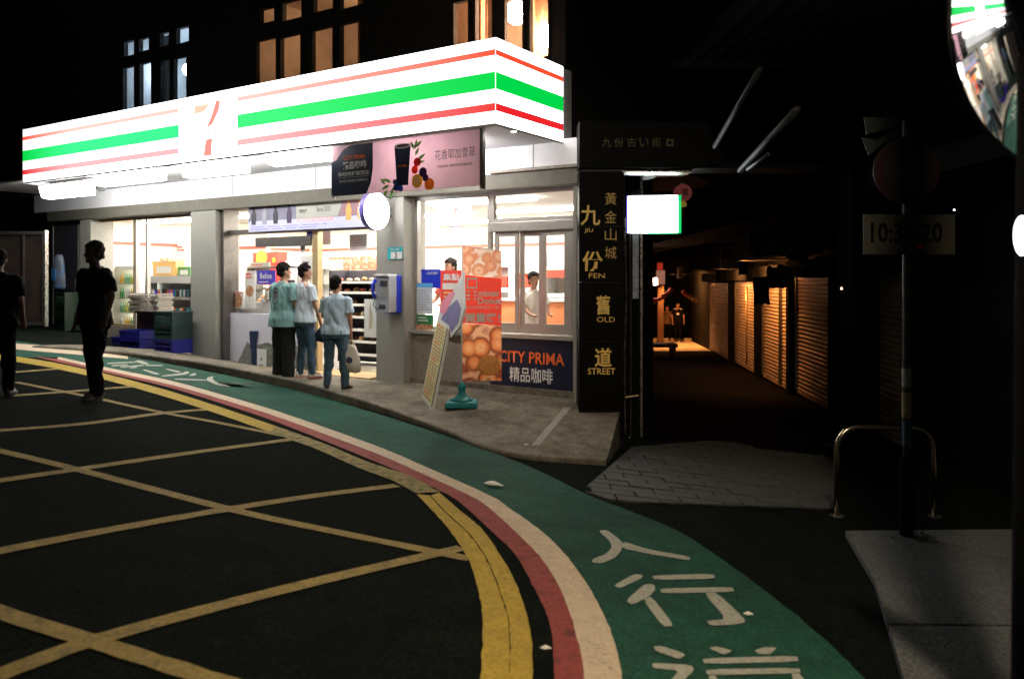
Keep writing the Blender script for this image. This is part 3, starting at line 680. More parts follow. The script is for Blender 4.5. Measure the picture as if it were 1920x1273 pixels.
for nm, c, r, z, mm in (('printed_orange', 1.47, .085, .11, (.9,.42,.03)), ('printed_fruit', 1.66, .075, .06, (.75,.26,.05)), ('printed_grape', 1.56, .06, .21, (.06,.03,.12)), ('printed_berry', 1.47, .055, .34, (.5,.04,.04)),
                        ('printed_berry', 1.43, .05, .25, (.55,.07,.04)), ('printed_blueberry', 1.13, .045, .05, (.03,.06,.25)), ('printed_blueberry', 1.20, .04, .035, (.04,.08,.3)), ('printed_blueberry', 1.11, .035, .12, (.05,.1,.2)), ('printed_grape', 1.60, .045, .14, (.1,.04,.15))):
    part(nm, MB().disc((c, z), r, -.010-z*.004, -.004, 14), cloth_mat(nm, tuple(min(.97, v*1.5) for v in mm), .5, .25, 30), bn)
part('printed_orange_flesh', MB().disc((1.465, .115), .06, -.013, -.011, 14), mat('flesh', (.95,.66,.2), .5), bn)
text('花香耶加雪菲', .60, .12, M['inkpurple'], bn, 2.04, -.001, .40, .0)
text('花香柑橘 果香甜感尾韻明亮', .52, .035, M['inkpurple'], bn, 2.04, -.001, .26, .01)
part('tie_clip', MB().box(.02, .05, -.012, .02, -.03, .005), M['wht'], bn)

# ------------------------------------------------------------------ round lit sign on the column and its twin behind the window
def round_sign(label, s, t, z, r, rz, k):
    o = sthing('round_sign', label, 'sign', s, t, z, None, rz)
    part('lit_face', MB().disc((0, 0), r, -.05, .05, 36), emis('round_sign_face', (1, .99, 1), k), o, True)
    part('rim', MB().rings([[(rr*math.cos(2*math.pi*k_/36), y, rr*math.sin(2*math.pi*k_/36)) for k_ in range(36)] for rr, y in ((r+.004, -.045), (r+.014, -.03), (r+.014, .03), (r+.004, .045))], cap=False), mat('violet_rim', (.16,.12,.5), .4), o, True)
    return o
o = round_sign('round glowing white sign sticking out from the column by the door', fs(702, -.35), -.35, fz(702, 396, -.35), .262, R(90), 9)
part('bracket', MB().tube([(.27, 0, .05), (.5, 0, .05)], .014).tube([(.27, 0, -.05), (.5, 0, -.05)], .014), M['metal'], o)
o = round_sign('round glowing white sign seen behind the window above the posters', fs(853, .7), .7, fz(853, 396, .7), .225, R(38), 5)
part('hanger', MB().tube([(0, 0, .23), (0, 0, .45)], .008), M['metal'], o)
text('7', .09, .13, lr, o, 0, -.055, -.02, .03)

# ------------------------------------------------------------------ awning banner over the door
a0, a1 = fs(468, .1), fs(690, .1)
aw = sthing('door_banner', 'grey and violet promotional banner hung across the top of the doorway', 'banner', a0, .08, fz(500, 434, .1))
ah = fz(500, 387, .1)-fz(500, 434, .1); awd = a1-a0
part('banner_sheet', MB().box(0, awd, 0, .012, 0, ah), mat('banner_grey', (.20,.19,.26), .6, .2, 3), aw)
part('lower_strip', MB().box(0, awd, -.003, -.0005, 0, ah*.42), mat('banner_lilac', (.55,.56,.80), .6), aw)
part('right_panel', MB().prism([(awd*.78, ah*.44), (awd, ah*.44), (awd, ah), (awd*.82, ah)], -.003, -.0005), mat('banner_plum', (.30,.16,.20), .6, .2, 4), aw)
part('middle_panel', MB().prism([(awd*.43, ah*.44), (awd*.775, ah*.44), (awd*.81, ah), (awd*.43, ah)], -.003, -.0005), mat('banner_sage', (.42,.43,.38), .6), aw)
part('pink_strip', MB().box(awd*.44, awd*.74, -.005, -.0035, ah*.30, ah*.43), mat('banner_pinkstrip', (.85,.45,.55), .6), aw)
for i, (fx, mm) in enumerate(((.05,(.02,.02,.03)),(.15,(.3,.3,.35)),(.25,(.02,.02,.03)),(.37,(.05,.03,.08)),(.86,(.75,.35,.08)),(.95,(.75,.4,.1)))):
    x = awd*fx; z = ah*.42; part('printed_bottle', MB().prism([(x-.05, z-.06), (x+.05, z-.06), (x+.06, z+.1), (x+.03, z+.17), (x+.025, z+.23), (x-.025, z+.23), (x-.03, z+.17), (x-.06, z+.1)], -.007, -.0035), mat('printed_bottle', mm, .5), aw)
text('menu+', .17, .07, M['ink'], aw, awd*.49, -.004, ah*.72, .01); text('Santa 2025', .30, .07, M['ink'], aw, awd*.66, -.004, ah*.74, .0)
text('買就送好禮活動中', awd*.26, .03, M['wht'], aw, awd*.59, -.0055, ah*.365, .01)
lines(aw, awd*.02, awd*.98, ah*.04, ah*.22, 2, mat('lilac_ink', (.3,.3,.6), .6), -.004, .4, 3)

# ------------------------------------------------------------------ coffee picture on the display wall
px0 = dr0
def dw(px, py, t=.2): return fs(px, t), fz(px, py, t)
mt = sthing('wall_poster', 'black and white mountain and coffee cup poster on the pale wall below the food display', 'poster', 0, .225, 0)
gm = mat('mountain_print', (.17,.18,.15), .6, .6, 14); 
part('mountain', MB().prism([dw(438, 694), dw(462, 640), dw(470, 650), dw(500, 642), dw(520, 652), dw(545, 646), dw(586, 660), dw(586, 711)], -.006, 0), gm, mt)
part('cup', MB().prism([dw(468, 655), dw(479, 655), dw(483, 621), dw(466, 621)], -.012, -.0065), M['navy'], mt)
part('cup', MB().prism([dw(470, 696), dw(480, 697), dw(480, 655.5), dw(470, 655.5)], -.011, -.0065), M['navy'], mt)
part('white_card', MB().prism([dw(480.5, 697), dw(498, 699), dw(498, 655), dw(480.5, 654)], -.009, -.0065), M['wht'], mt)
part('arrow_mark', MB().prism([dw(485, 684), dw(492, 684), dw(488.5, 694)], -.011, -.0095), M['ink'], mt)
part('drop_mark', MB().prism([dw(487, 675), dw(490, 675), dw(489, 669)], -.011, -.0095), M['ink'], mt)

# ------------------------------------------------------------------ things shown above the display wall, inside
def ibox(name, label, cat, px0, px1, py0, py1, t, d, m, group=None, bevel=.004):
    s0, s1, z0, z1 = fs(px0, t), fs(px1, t), fz(px0, py1, t), fz(px0, py0, t)
    o = sthing(name, label, cat, (s0+s1)/2, t, z0, group); w_ = (s1-s0)/2
    return o, w_, z1-z0
o, w_, h_ = ibox('food_counter', 'low steel food counter behind the glass left of the doorway', 'counter', 424, 592, 560, 620, .55, .5, None)
part('cabinet', MB().box(-w_, w_, 0, .5, -.5, h_-.02), M['wht'], o, bevel=.01); part('worktop', MB().box(-w_-.01, w_+.01, -.02, .52, h_-.018, h_), M['frame'], o, bevel=.004); ctz = h_
ctop = fz(424, 560, .55)
pic = mat('food_print', (.42,.17,.07), .5, .6, 18, spots=(22,.5,.62,(.8,.6,.42)))
pic2 = mat('fried_food', (.55,.20,.05), .5, .45, 22, .5, 40, spots=(26,.52,.64,(.85,.55,.3)))
for i, (a, b, c, d, lb, mm) in enumerate(((435,457,546,578,'small steamed bun picture card at the left end of the display', pic), (459,478,508,577,'tall food picture card beside the bun card', pic))):
    o, w_, h_ = ibox('menu_card', lb, 'card', a, b, c, d, .34, .02, None); part('sheet', MB().box(-w_, w_, 0, .01, 0, h_), M['paper'], o); part('printed_food', MB().disc((0, h_*.45), min(w_, h_)*.75, -.003, -.0005, 16), mm, o)
    lines(o, -w_*.8, w_*.8, h_*.78, h_*.95, 2, M['redprint'], -.001, .5, i)
rr = random.Random(5)
for i in range(11):
    a = 484+i*5.2; o = sthing('fried_snack', 'golden fried snack in a paper cup behind the glass, '+('in the front row','in the middle row','in the back row')[i % 3]+(', left half','', ', right half')[i*3//11], 'snack', fs(a+2, .45), .45+.03*(i % 3), fz(500, 566-(i*37 % 30), .45), 'fried snacks behind the glass')
    part('crust', MB().ball((0, 0, 0), .045+.012*rr.random(), .04, .05), pic2, o, True); part('wrapper', MB().lathe([(.036, -.07), (.05, -.02), (.052, .0)], 12), M['paper'], o, True)
o, w_, h_ = ibox('warming_cabinet', 'glass warming cabinet of snacks behind the purple sign', 'cabinet', 462, 560, 500, 578, .75, .4, None)
part('frame', MB().holed(-w_, w_, 0, h_, 0, .35, [(-w_+.03, w_-.03, .04, h_*.45), (-w_+.03, w_-.03, h_*.5, h_-.03)]), M['frame'], o)
part('tray', MB().box(-w_+.03, w_-.03, .02, .33, h_*.45+.002, h_*.5-.002), M['frame'], o); part('glass_front', MB().box(-w_+.03, w_-.03, .004, .008, .04, h_*.45), M['glass'], o)
o, w_, h_ = ibox('purple_sign', 'purple sign card with curly writing behind the glass', 'sign', 482, 516, 507, 533, .32, .02, None)
part('sheet', MB().box(-w_, w_, 0, .01, 0, h_), mat('purple', (.07,.05,.42), .5), o); text('Belize', w_*1.3, h_*.4, M['paper'], o, 0, -.002, h_*.6, .01); lines(o, -w_*.8, w_*.8, h_*.08, h_*.25, 1, M['paper'], -.001, gaps=False)
for i, (a, b, c, d, lb) in enumerate(((474,507,474,500,'red box with a yellow disc standing at the back of the display, on the left'), (508,519,472,512,'narrow red box with yellow discs beside the wider red one'))):
    o, w_, h_ = ibox('snack_box', lb, 'box', a, b, c, d, 1.3, .3, None); part('carton', MB().box(-w_, w_, 0, .25, -.35, h_), M['redprint'], o, bevel=.004)
    part('yellow_disc', MB().disc((0, h_*.6), min(w_, h_)*.6, -.003, -.0005), mat('yellow_print', (.85,.5,.05), .5), o)
o, w_, h_ = ibox('white_menu_board', 'white menu cards standing below the red boxes', 'sign', 468, 506, 492, 508, .9, .02, None)
part('sheet', MB().box(-w_, w_, 0, .01, -.05, h_), M['paper'], o); lines(o, -w_*.8, w_*.8, h_*.1, h_*.8, 3, M['redprint'], -.001)
# white machine behind
o, w_, h_ = ibox('coffee_machine', 'white and steel coffee machine on the counter behind the two men', 'machine', 524, 560, 490, 560, 1.5, .4, None)
part('housing', MB().box(-w_, w_, 0, .4, -.2, h_), M['wht'], o, bevel=.02); part('drip_bay', MB().box(-w_*.6, w_*.6, -.012, -.002, h_*.1, h_*.5), M['ink'], o); part('spout', MB().tube([(0, -.04, h_*.6), (0, -.04, h_*.5)], .02), M['steel'], o)
# stickers on the sliding door
for i, (a, b, c, d, lb) in enumerate(((563,572,457,475,'round notice sticker high on the door glass'), (564,590,480,520,'pale notice sheet on the door glass below the round sticker'), (575,588,435,450,'small blue sticker at the top of the door glass'))):
    o, w_, h_ = ibox('door_sticker', lb, 'sticker', a, b, c, d, .24, .01, None); part('sheet', MB().box(-w_, w_, 0, .003, 0, h_), M['blue'] if i == 2 else M['paper'], o); lines(o, -w_*.7, w_*.7, h_*.2, h_*.8, 3, M['ink'] if i != 2 else M['paper'], -.001, .3, i)

# ------------------------------------------------------------------ bread shelves in the doorway
s0, s1 = fs(636, 1.35), fs(707, 1.35)
bs = sthing('bread_rack', 'tall dark bread rack with white shelf edges inside the doorway', 'shelf rack', (s0+s1)/2, 1.35, .02); w_ = (s1-s0)/2+.25
part('back_panel', MB().box(-w_, w_, .42, .46, 0, 1.62), M['ink'], bs)
for sx in (-w_, w_-.03): part('side_panel', MB().box(sx, sx+.03, 0, .418, 0, 1.62), M['ink'], bs)
shz = [.18, .40, .60, .82, 1.03, 1.24, 1.42]
for z in shz:
    sh = part('shelf_board', MB().box(-w_+.032, w_-.032, .01, .415, z-.02, z), M['metal'], bs); part('price_strip', MB().box(-w_+.03, w_-.03, -.012, .008, z-.03, z+.012), M['paper'], sh)
part('header_print', MB().box(-w_, w_, -.01, .02, 1.625, 1.86), mat('pastry_print', (.75,.25,.14), .5, .5, 14, spots=(16,.5,.62,(.9,.7,.6))), bs)
part('header_card', MB().box(-w_, -w_+.35, -.03, -.012, 1.63, 1.80), M['paper'], bs)
bread = [mat('bread_wrap', c, .4, .3, 20) for c in ((.6,.35,.15),(.75,.6,.45),(.6,.12,.08),(.3,.12,.06))]
rr = random.Random(3)
for zi, z in enumerate(shz):
    for k_ in range(7):
        if zi in (0, 2, 4) and rr.random() < .75: continue
        x = -w_+.12+k_*(2*w_-.24)/6; sx, sz = rr.uniform(.035, .06), rr.uniform(.035, .06)
        sp_ = SW((s0+s1)/2+x, 1.35+.1+rr.uniform(0, .1), 0)
        o = solo('bread_pack', 'wrapped bread pack, '+('leftmost','second','third','fourth','fifth','sixth','rightmost')[k_]+' on the '+('lowest','second','third','fourth','fifth','sixth','top')[zi]+' shelf of the dark rack in the doorway', 'bread', MB().ball((0, 0, sz*.8), sx, .07, sz*.8, 10, 6), bread[rr.randrange(4)], (sp_.x, sp_.y, z+.022), STH, 'wrapped bread on the rack', True)
# bread-side posters and the hanging white print by the column
o, w_, h_ = ibox('hanging_print', 'tall white print with a pale leaf drawing hanging beside the payphone', 'poster', 683, 706, 561, 632, .12, .02, None)
part('sheet', MB().box(-w_, w_, 0, .01, 0, h_), M['paper'], o); part('drawing', MB().prism([(-.03, h_*.2), (.03, h_*.25), (.05, h_*.5), (.0, h_*.95), (-.02, h_*.7)], -.003, -.0005), mat('leaf_drawing', (.5,.45,.3), .6), o)
for i, (a, b, c, d, lb) in enumerate(((602,620,432,460,'small framed notice high on the door glass'), (655,688,440,472,'pink and white poster high inside the door'))):
    o, w_, h_ = ibox('notice', lb, 'poster', a, b, c, d, .5, .01, None); part('sheet', MB().box(-w_, w_, 0, .005, 0, h_), M['paper'], o); lines(o, -w_*.8, w_*.8, h_*.1, h_*.9, 5, mat('pink_ink', (.85,.35,.4), .6), -.001, .4, i)
# fridges at the back of the doorway
for i, px in enumerate((600, 650, 700)):
    o = sthing('drinks_fridge', 'white glass-door drinks fridge at the back of the shop, '+('leftmost of three', 'middle of three', 'rightmost of three')[i], 'fridge', fs(px, 5.6), 5.6, 0, 'fridges at the back')
    part('cabinet', MB().holed(-.45, .45, 0, 2.05, 0, .55, [(-.38, .38, .3, 1.75)]), M['wht'], o); part('back_board', MB().box(-.4, .4, .5, .54, .3, 1.75), M['wht'], o)
    for z in (.3, .65, 1.0, 1.35): part('wire_shelf', MB().box(-.38, .38, .04, .48, z, z+.015), M['frame'], o)
    part('door_glass', MB().box(-.38, .38, .01, .014, .3, 1.75), M['glass'], o)

# ------------------------------------------------------------------ address plate and payphone on the column
o, w_, h_ = ibox('address_plate', 'small teal and white house number plate on the column above the payphone', 'sign', 727, 754, 464, 487, -.012, .01, None)
part('plate', MB().box(-w_, w_, 0, .009, 0, h_), mat('plate_teal', (.02,.35,.38), .4), o, bevel=.002); part('white_field', MB().box(-w_*.55, w_*.97, -.002, -.0005, .01, h_*.62), M['paper'], o)
text('3', .045, .085, M['navy'], o, .02, -.0025, h_*.33, .02); text('基山街', w_*1.2, .03, M['wht'], o, 0, -.001, h_*.82, .01)
ps0 = fs(703, -.27); ps1 = fs(729, -.27)
ph = sthing('payphone', 'grey and blue public payphone on the column by the doorway', 'payphone', (ps0+ps1)/2, -.27, fz(715, 586, -.27)); w_ = (ps1-ps0)/2; h_ = fz(715, 518, -.27)-fz(715, 586, -.27)
silver = mat('phone_silver', (.42,.44,.45), .35, .12, 10, metal=.4)
part('housing', MB().box(-w_, w_, 0, .17, 0, h_), silver, ph, bevel=.012)
part('blue_shell', MB().box(-w_-.005, w_+.006, .171, .268, -.015, h_+.015), M['blue'], ph, bevel=.012)
part('top_cap', MB().box(-w_-.004, w_+.004, -.02, .17, h_+.002, h_+.03), M['wht'], ph, bevel=.006)
part('display', MB().box(-w_*.2, w_*.8, -.008, -.001, h_*.72, h_*.88), M['ink'], ph); part('keypad', MB().box(-w_*.1, w_*.7, -.010, -.001, h_*.42, h_*.66), M['frame'], ph)
hs = part('handset', MB().tube([(-w_*.75, -.03, h_*.42), (-w_*.85, -.07, h_*.55), (-w_*.85, -.07, h_*.75), (-w_*.75, -.03, h_*.9)], [.03, .02, .02, .03], 10), M['blue'], ph, True)
part('cord', MB().tube([(-w_*.75, -.03, h_*.42), (-w_*.9, -.05, h_*.2), (-w_*.4, -.04, h_*.08), (0, -.002, h_*.2)], .007, 6), M['ink'], hs, True)
part('coin_tray', MB().box(-w_*.3, w_*.5, -.014, -.001, h_*.1, h_*.22), M['ink'], ph)
o = sthing('notice_holder', 'small clear holder on top of the payphone', 'holder', ps1-.1, -.15, fz(715, 516, -.27)+.06); part('clear_sheet', MB().box(-.05, .05, 0, .01, 0, .18), M['glass'], o)

# ------------------------------------------------------------------ posters in the right window
def wposter(name, label, a, b, c, d, m, t=.215):
    o, w_, h_ = ibox(name, label, 'poster', a, b, c, d, t, .01, None); part('sheet', MB().box(-w_, w_, 0, .005, 0, h_), m, o); return o, w_, h_
o, w_, h_ = wposter('blue_poster', 'dark blue poster with white name in the window corner', 790, 826, 505, 540, M['blue'].copy()); o.children[0].data.materials[0].node_tree.nodes['Principled BSDF'].inputs['Base Color'].default_value = (.01, .03, .25, 1)
text('GATSBY', w_*1.2, .035, M['wht'], o, .03, -.002, h_*.78, .01)
o, w_, h_ = wposter('red_poster', 'tall red poster with white and yellow blocks behind the leaning board', 826, 867, 507, 592, M['redprint'])
text('集點', w_*1.5, .1, M['wht'], o, 0, -.002, h_*.85, .02); part('white_block', MB().box(-w_*.8, w_*.5, -.003, -.0005, h_*.58, h_*.72), M['paper'], o); lines(o, -w_*.7, w_*.9, h_*.30, h_*.55, 3, mat('gold_ink', (.85,.6,.2), .6), -.001); lines(o, -w_*.8, w_*.9, h_*.04, h_*.26, 4, M['paper'], -.001)
o, w_, h_ = wposter('pale_poster', 'pale blue price poster in the bottom left corner of the window', 782, 811, 531, 588, mat('pale_blue', (.62,.72,.8), .6), .2)
part('blue_header', MB().box(-w_, w_, -.003, -.0005, h_*.86, h_), mat('sky_blue', (.1,.4,.8), .5), o); lines(o, -w_*.85, w_*.85, h_*.1, h_*.8, 9, mat('grey_ink', (.35,.35,.4), .6), -.001, .4, 9)
o, w_, h_ = wposter('green_poster', 'small green and brown food poster low in the window corner', 781, 812, 590, 619, mat('poster_green', (.02,.22,.07), .5))
part('printed_food', MB().box(-w_, w_, -.003, -.0005, 0, h_*.4), pic, o); lines(o, -w_*.8, w_*.8, h_*.55, h_*.9, 2, M['paper'], -.001)
o, w_, h_ = wposter('receipt_poster', 'white notice with red mark beside the flag pole', 847, 866, 592, 618, M['paper']); lines(o, -w_*.8, w_*.8, h_*.1, h_*.9, 3, M['redprint'], -.001)
# dark coffee panel below the sliding window
ts = .165; d0, d1 = fs(918, ts-9+9), SR-.09
o = sthing('coffee_signboard', 'navy panel with orange words below the sliding window', 'sign', (fs(919, .15)+d1)/2, .155, fz(1000, 737, .15)); w_ = (d1-fs(919, .15))/2; h_ = fz(1000, 634, .15)-fz(1000, 737, .15)
part('panel', MB().box(-w_, w_, -.0, .012, .0, h_), mat('panel_navy', (.006,.008,.03), .45), o)
tx0 = fs(936, .15); tx1 = fs(1058, .15); cc = (fs(919, .15)+d1)/2
text('CITY PRIMA', tx1-tx0, .155, M['orange'], o, (tx0+tx1)/2-cc, -.001, h_*.64, .014)
tx0 = fs(955, .15); tx1 = fs(1036, .15)
text('精品咖啡', tx1-tx0, .20, M['wht'], o, (tx0+tx1)/2-cc, -.001, h_*.32, .010)
# shop interior seen in the right windows: back counter, shelves, staff
o, w_, h_ = ibox('back_counter', 'orange and white serving counter behind the sliding window', 'counter', 935, 1070, 560, 660, 1.6, .5, None)
part('counter_body', MB().box(-w_, w_, 0, .5, -.2, h_-.04), mat('counter_orange', (.8,.3,.12), .5, .1, 4), o, bevel=.01); part('countertop', MB().box(-w_-.02, w_+.02, -.03, .52, h_-.038, h_), M['wht'], o, bevel=.006)
o, w_, h_ = ibox('menu_shelf', 'white shelf unit with red strip and orange cups behind the right sash', 'shelf', 1020, 1075, 498, 600, 2.1, .4, None)
part('unit', MB().holed(-w_, w_, 0, h_, 0, .4, [(-w_+.04, w_-.04, .1, .35), (-w_+.04, w_-.04, .42, .68)]), M['wht'], o); part('red_strip', MB().box(-w_, w_, -.006, -.001, h_*.78, h_*.92), M['redprint'], o)
part('back', MB().box(-w_, w_, .36, .38, 0.02, h_-.02), M['inwall'], o)
for i in range(6): part('stock_box', MB().box(-w_+.06+i*.1, -w_+.14+i*.1, .05, .3, .102, .24+.02*(i % 3)), (M['navy'], M['paper'], M['grey'])[i % 3], o)
o, w_, h_ = ibox('wall_shelf', 'long white wall shelf of small packets behind the staff', 'shelf', 930, 1012, 505, 600, 3.2, .4, None)
part('unit', MB().holed(-w_, w_, 0, h_+.3, 0, .35, [(-w_+.04, w_-.04, .1, .5), (-w_+.04, w_-.04, .58, .95)]), M['wht'], o)
for i in range(9): part('packet', MB().box(-w_+.08+i*.16, -w_+.2+i*.16, .05, .25, .582, .78+.03*(i % 3)), (M['redprint'], M['paper'], M['orange'])[i % 3], o)

# ------------------------------------------------------------------ left window interior
o, w_, h_ = ibox('open_fridge', 'brightly lit open drinks fridge behind the far left window', 'fridge', 186, 253, 508, 612, .75, .4, None)
FRL = emis('fridge_glow', (.95, 1, .82), 3.2)
part('cabinet', MB().holed(-w_, w_, -.3, h_+.1, 0, .5, [(-w_+.05, w_-.04, .0, h_+.02)]), M['wht'], o); part('lit_back', MB().box(-w_+.04, w_-.04, .44, .48, 0, h_), FRL, o)
fz_ = [0.01, h_*.27, h_*.52, h_*.77]
for z in fz_: part('wire_shelf', MB().box(-w_+.05, w_-.04, .04, .42, z-.012, z), M['frame'], o)
bott = [mat('bottle', c, .25, .1, 5) for c in ((.55,.6,.15),(.12,.4,.12),(.75,.75,.7),(.8,.5,.1),(.25,.5,.3))]
bme = [MB().lathe([(.024, 0), (.026, .01), (.026, .12), (.012, .165), (.011, .19), (.0125, .192), (.012, .205), (.001, .206)], 10).mesh('bottle', m_, True) for m_ in bott]
rr = random.Random(11)
fr_s = (fs(186, .75)+fs(253, .75))/2; fr_z = fz(186, 612, .75)
for zi, z in enumerate(fz_):
    for k_ in range(int(2*w_/.075)-1):
        o = link('drink_bottle', bme[(zi*2+(k_//3)) % 5], None, SW(fr_s-w_+.1+k_*.075, .75+.12, fr_z+z+.001), STH); tag(o, ('yellow-green','green','cream','orange','pale green')[(zi*2+(k_//3)) % 5]+' drink bottle on the '+('lowest','second','third','top')[zi]+' shelf of the brightly lit open fridge', 'bottle', 'bottles in the open fridge')
# magazine-like goods shelf right of it
gs0, gs1 = fs(258, 1.0), fs(362, 1.0); gz = fz(300, 590, 1.0); gw = (gs1-gs0)/2
o = sthing('goods_shelf', 'grey double-deck shelf full of small bottles behind the left window', 'shelf', (gs0+gs1)/2, 1.0, gz); gh = fz(300, 523, 1.0)-gz
part('frame', MB().holed(-gw, gw, -.3, gh+.02, 0, .35, [(-gw+.03, gw-.03, 0, gh*.42), (-gw+.03, gw-.03, gh*.5, gh*.9)]), M['frame'], o); part('back_panel', MB().box(-gw, gw, .32, .34, -.3, gh), M['grey'], o)
part('header_strip', MB().box(-gw, gw, -.012, -.002, gh*.88, gh+.06), M['paper'], o)
sme = [MB().lathe([(.02, 0), (.022, .005), (.022, .1), (.012, .13), (.012, .15), (.001, .151)], 8).mesh('bottle', m_, True) for m_ in (M['wht'], M['blue'], M['maroon'], M['ink'], M['orange'], M['teal'])]
for zi, z in enumerate((.0, gh*.5)):
    for k_ in range(int(2*gw/.06)-1):
        p = SW((gs0+gs1)/2-gw+.06+k_*.06, 1.1, gz+z+.002); ci = rr.randrange(6); o = link('toiletry_bottle', sme[ci], None, p, STH); tag(o, ('tiny white','tiny blue','tiny maroon','tiny black','tiny orange','tiny teal')[ci]+' bottle in the crowded '+('lower','upper')[zi]+' row of the grey shelf behind the left window', 'bottle', 'small bottles on the goods shelf')
for i, (a, b, c, d, lb, m_) in enumerate(((213,262,455,490,'pale blue and pink promotional poster inside the far left window', M['paper']), (318,356,458,500,'white poster with red heading inside the left window', M['paper']), (286,316,450,505,'yellow poster between the two white ones inside the left window', mat('pale_yellow', (.8,.65,.35), .6)))):
    o, w_, h_ = ibox('sale_poster', lb, 'poster', a, b, c, d, 2.2, .01, None); part('sheet', MB().box(-w_, w_, 0, .006, 0, h_), m_, o); lines(o, -w_*.85, w_*.85, h_*.65, h_*.92, 2, M['redprint'], -.001, .6, i); lines(o, -w_*.85, w_*.85, h_*.1, h_*.55, 4, mat('soft_ink', (.7,.4,.35), .6), -.001, .5, i+5)
for i, (a, b, c, d, cl, lb) in enumerate(((285,330,490,522,(.75,.45,.15),'orange carton on top of the goods shelf'), (333,357,500,522,(.1,.25,.08),'green carton on top of the goods shelf'), (300,316,484,492,(.8,.55,.2),'small yellow carton on the orange one'))):
    o, w_, h_ = ibox('carton', lb, 'box', a, b, c, d, 1.15, .2, None); part('box', MB().box(-w_, w_, 0, .2, 0, h_), mat('carton', cl, .6, .15, 10), o, bevel=.004); part('label', MB().box(-w_*.6, w_*.6, -.003, -.0005, h_*.3, h_*.7), M['paper'], o)

# ------------------------------------------------------------------ crates and goods outside the left window
def crate(name, label, cx, cy, z, w_, d_, h_, m, group, rz=0, loc=None):
    o = thing(name, label, 'crate', loc or (cx, cy, z), STH+rz, group); th = .012
    sl_ = []
    nh = 4
    for k_ in range(nh):
        a = -w_/2+.05+k_*(w_-.1)/nh; sl_.append((a+.01, a+(w_-.1)/nh-.01, h_*.25, h_*.45)); sl_.append((a+.01, a+(w_-.1)/nh-.01, h_*.55, h_*.72))
    part('front_panel', MB().holed(-w_/2, w_/2, 0, h_, -d_/2, -d_/2+th, sl_), m, o); part('back_panel', MB().box(-w_/2, w_/2, d_/2-th, d_/2, 0, h_), m, o)
    for sx in (-w_/2, w_/2-th): part('side_panel', MB().box(sx, sx+th, -d_/2+th+.001, d_/2-th-.001, 0, h_), m, o)
    part('base', MB().box(-w_/2+.01, w_/2-.01, -d_/2+.01, d_/2-.01, .004, .016), m, o)
    part('rim', MB().box(-w_/2-.012, w_/2+.012, -d_/2-.012, -d_/2-.001, h_-.04, h_).box(w_/2+.001, w_/2+.012, -d_/2, d_/2, h_-.04, h_).box(-w_/2-.012, -w_/2-.001, -d_/2, d_/2, h_-.04, h_), m, o)
    return o
def wz(s, t): p = SW(s, t, 0); return walk(p.x, p.y)
def pl(s, t, dz=0): p = SW(s, t, 0); return (p.x, p.y, walk(p.x, p.y)+dz)
tb = -.30
for i, (px, dz, m_, lb) in enumerate(((262, 0, 'crateblue', 'low blue plastic crate on the sidewalk at the left of the pair, bottom one'), (262, .16, 'crateblue', 'low blue plastic crate lying on the other blue one'), (238, 0, 'crateblue', 'small dark blue crate nearest the far window corner'))):
    s = fs(px, tb); w_ = .62 if i < 2 else .3
    crate('plastic_crate', lb, 0, 0, 0, w_, .4, .15, M[m_], 'plastic crates outside the left window', loc=pl(s, tb, dz+.004))
s = fs(325, tb)
for i in range(3): crate('tall_crate', ('bottom dark blue crate of the stack beside the grey column', 'middle dark teal crate of the stack beside the grey column', 'top dark teal crate of the stack beside the grey column')[i], 0, 0, 0, .52, .4, .235, M['crateblue' if i == 0 else 'cratedark'], 'stacked crates by the grey column', loc=pl(s, tb, .004+i*.24))
# dark chest with a heap of wire trays
s = fs(295, .05); p = pl(s, .0)
o = thing('dark_chest', 'dark maroon chest under the stack of wire trays', 'chest', p, STH); part('chest_body', MB().box(-.5, .42, -.05, .12, 0, .62), M['maroon'], o, bevel=.01); part('chest_lid', MB().box(-.52, .44, -.08, .12, .622, .67), M['ink'], o, bevel=.008)
ztray = p[2]+.672
for i in range(7):
    o = thing('wire_tray', ['bottom', 'second', 'third', 'fourth', 'fifth', 'sixth', 'top'][i]+' grey wire tray of the heap outside the left window', 'tray', (p[0], p[1], ztray+i*.048), STH+R((0, 3, -2, 2, -4, 3, 0)[i]), 'grey wire trays heaped on the chest')
    mb = MB().holed(-.47, .40, 0, .042, -.22, -.21, [(-.45+k_*.105, -.45+k_*.105+.09, .008, .032) for k_ in range(8)]); part('front_rail', mb, M['frame'], o)
    part('side_rail', MB().box(-.47, -.46, -.209, .1, 0, .042), M['frame'], o); part('side_rail', MB().box(.39, .40, -.209, .1, 0, .042), M['frame'], o); part('tray_base', MB().box(-.459, .389, -.208, .1, .002, .008), M['metal'], o)
# green crates and the plastic bag by the far end
for i in range(3):
    s = fs(134, -.1); crate('green_crate', ('bottom', 'middle', 'top')[i]+' green crate of the stack beyond the striding figure', 0, 0, 0, .36, .36, .25, M['crategreen'], 'green crates at the far end', loc=pl(s, -.15, .004+i*.255))
s = fs(120, .0); p = pl(s, -.1)
bagm = mat('white_blue_bag', (.22,.25,.29), .5, .3, 9, .5, 20, spots=(7,.5,.6,(.08,.25,.6)))
o = thing('ice_bag', 'white and blue printed plastic sack above the green crates', 'bag', (p[0], p[1], p[2]+.78), STH)
part('sack', MB().rings([[(r_*.19*math.cos(a)*(1+.12*math.sin(3*a+z*7)), .09*r_*math.sin(a), z) for a in [2*math.pi*k_/18 for k_ in range(18)]] for z, r_ in ((0, .7), (.06, 1), (.25, 1.02), (.45, .95), (.6, .8), (.68, .6), (.72, .35))]), bagm, o, True)
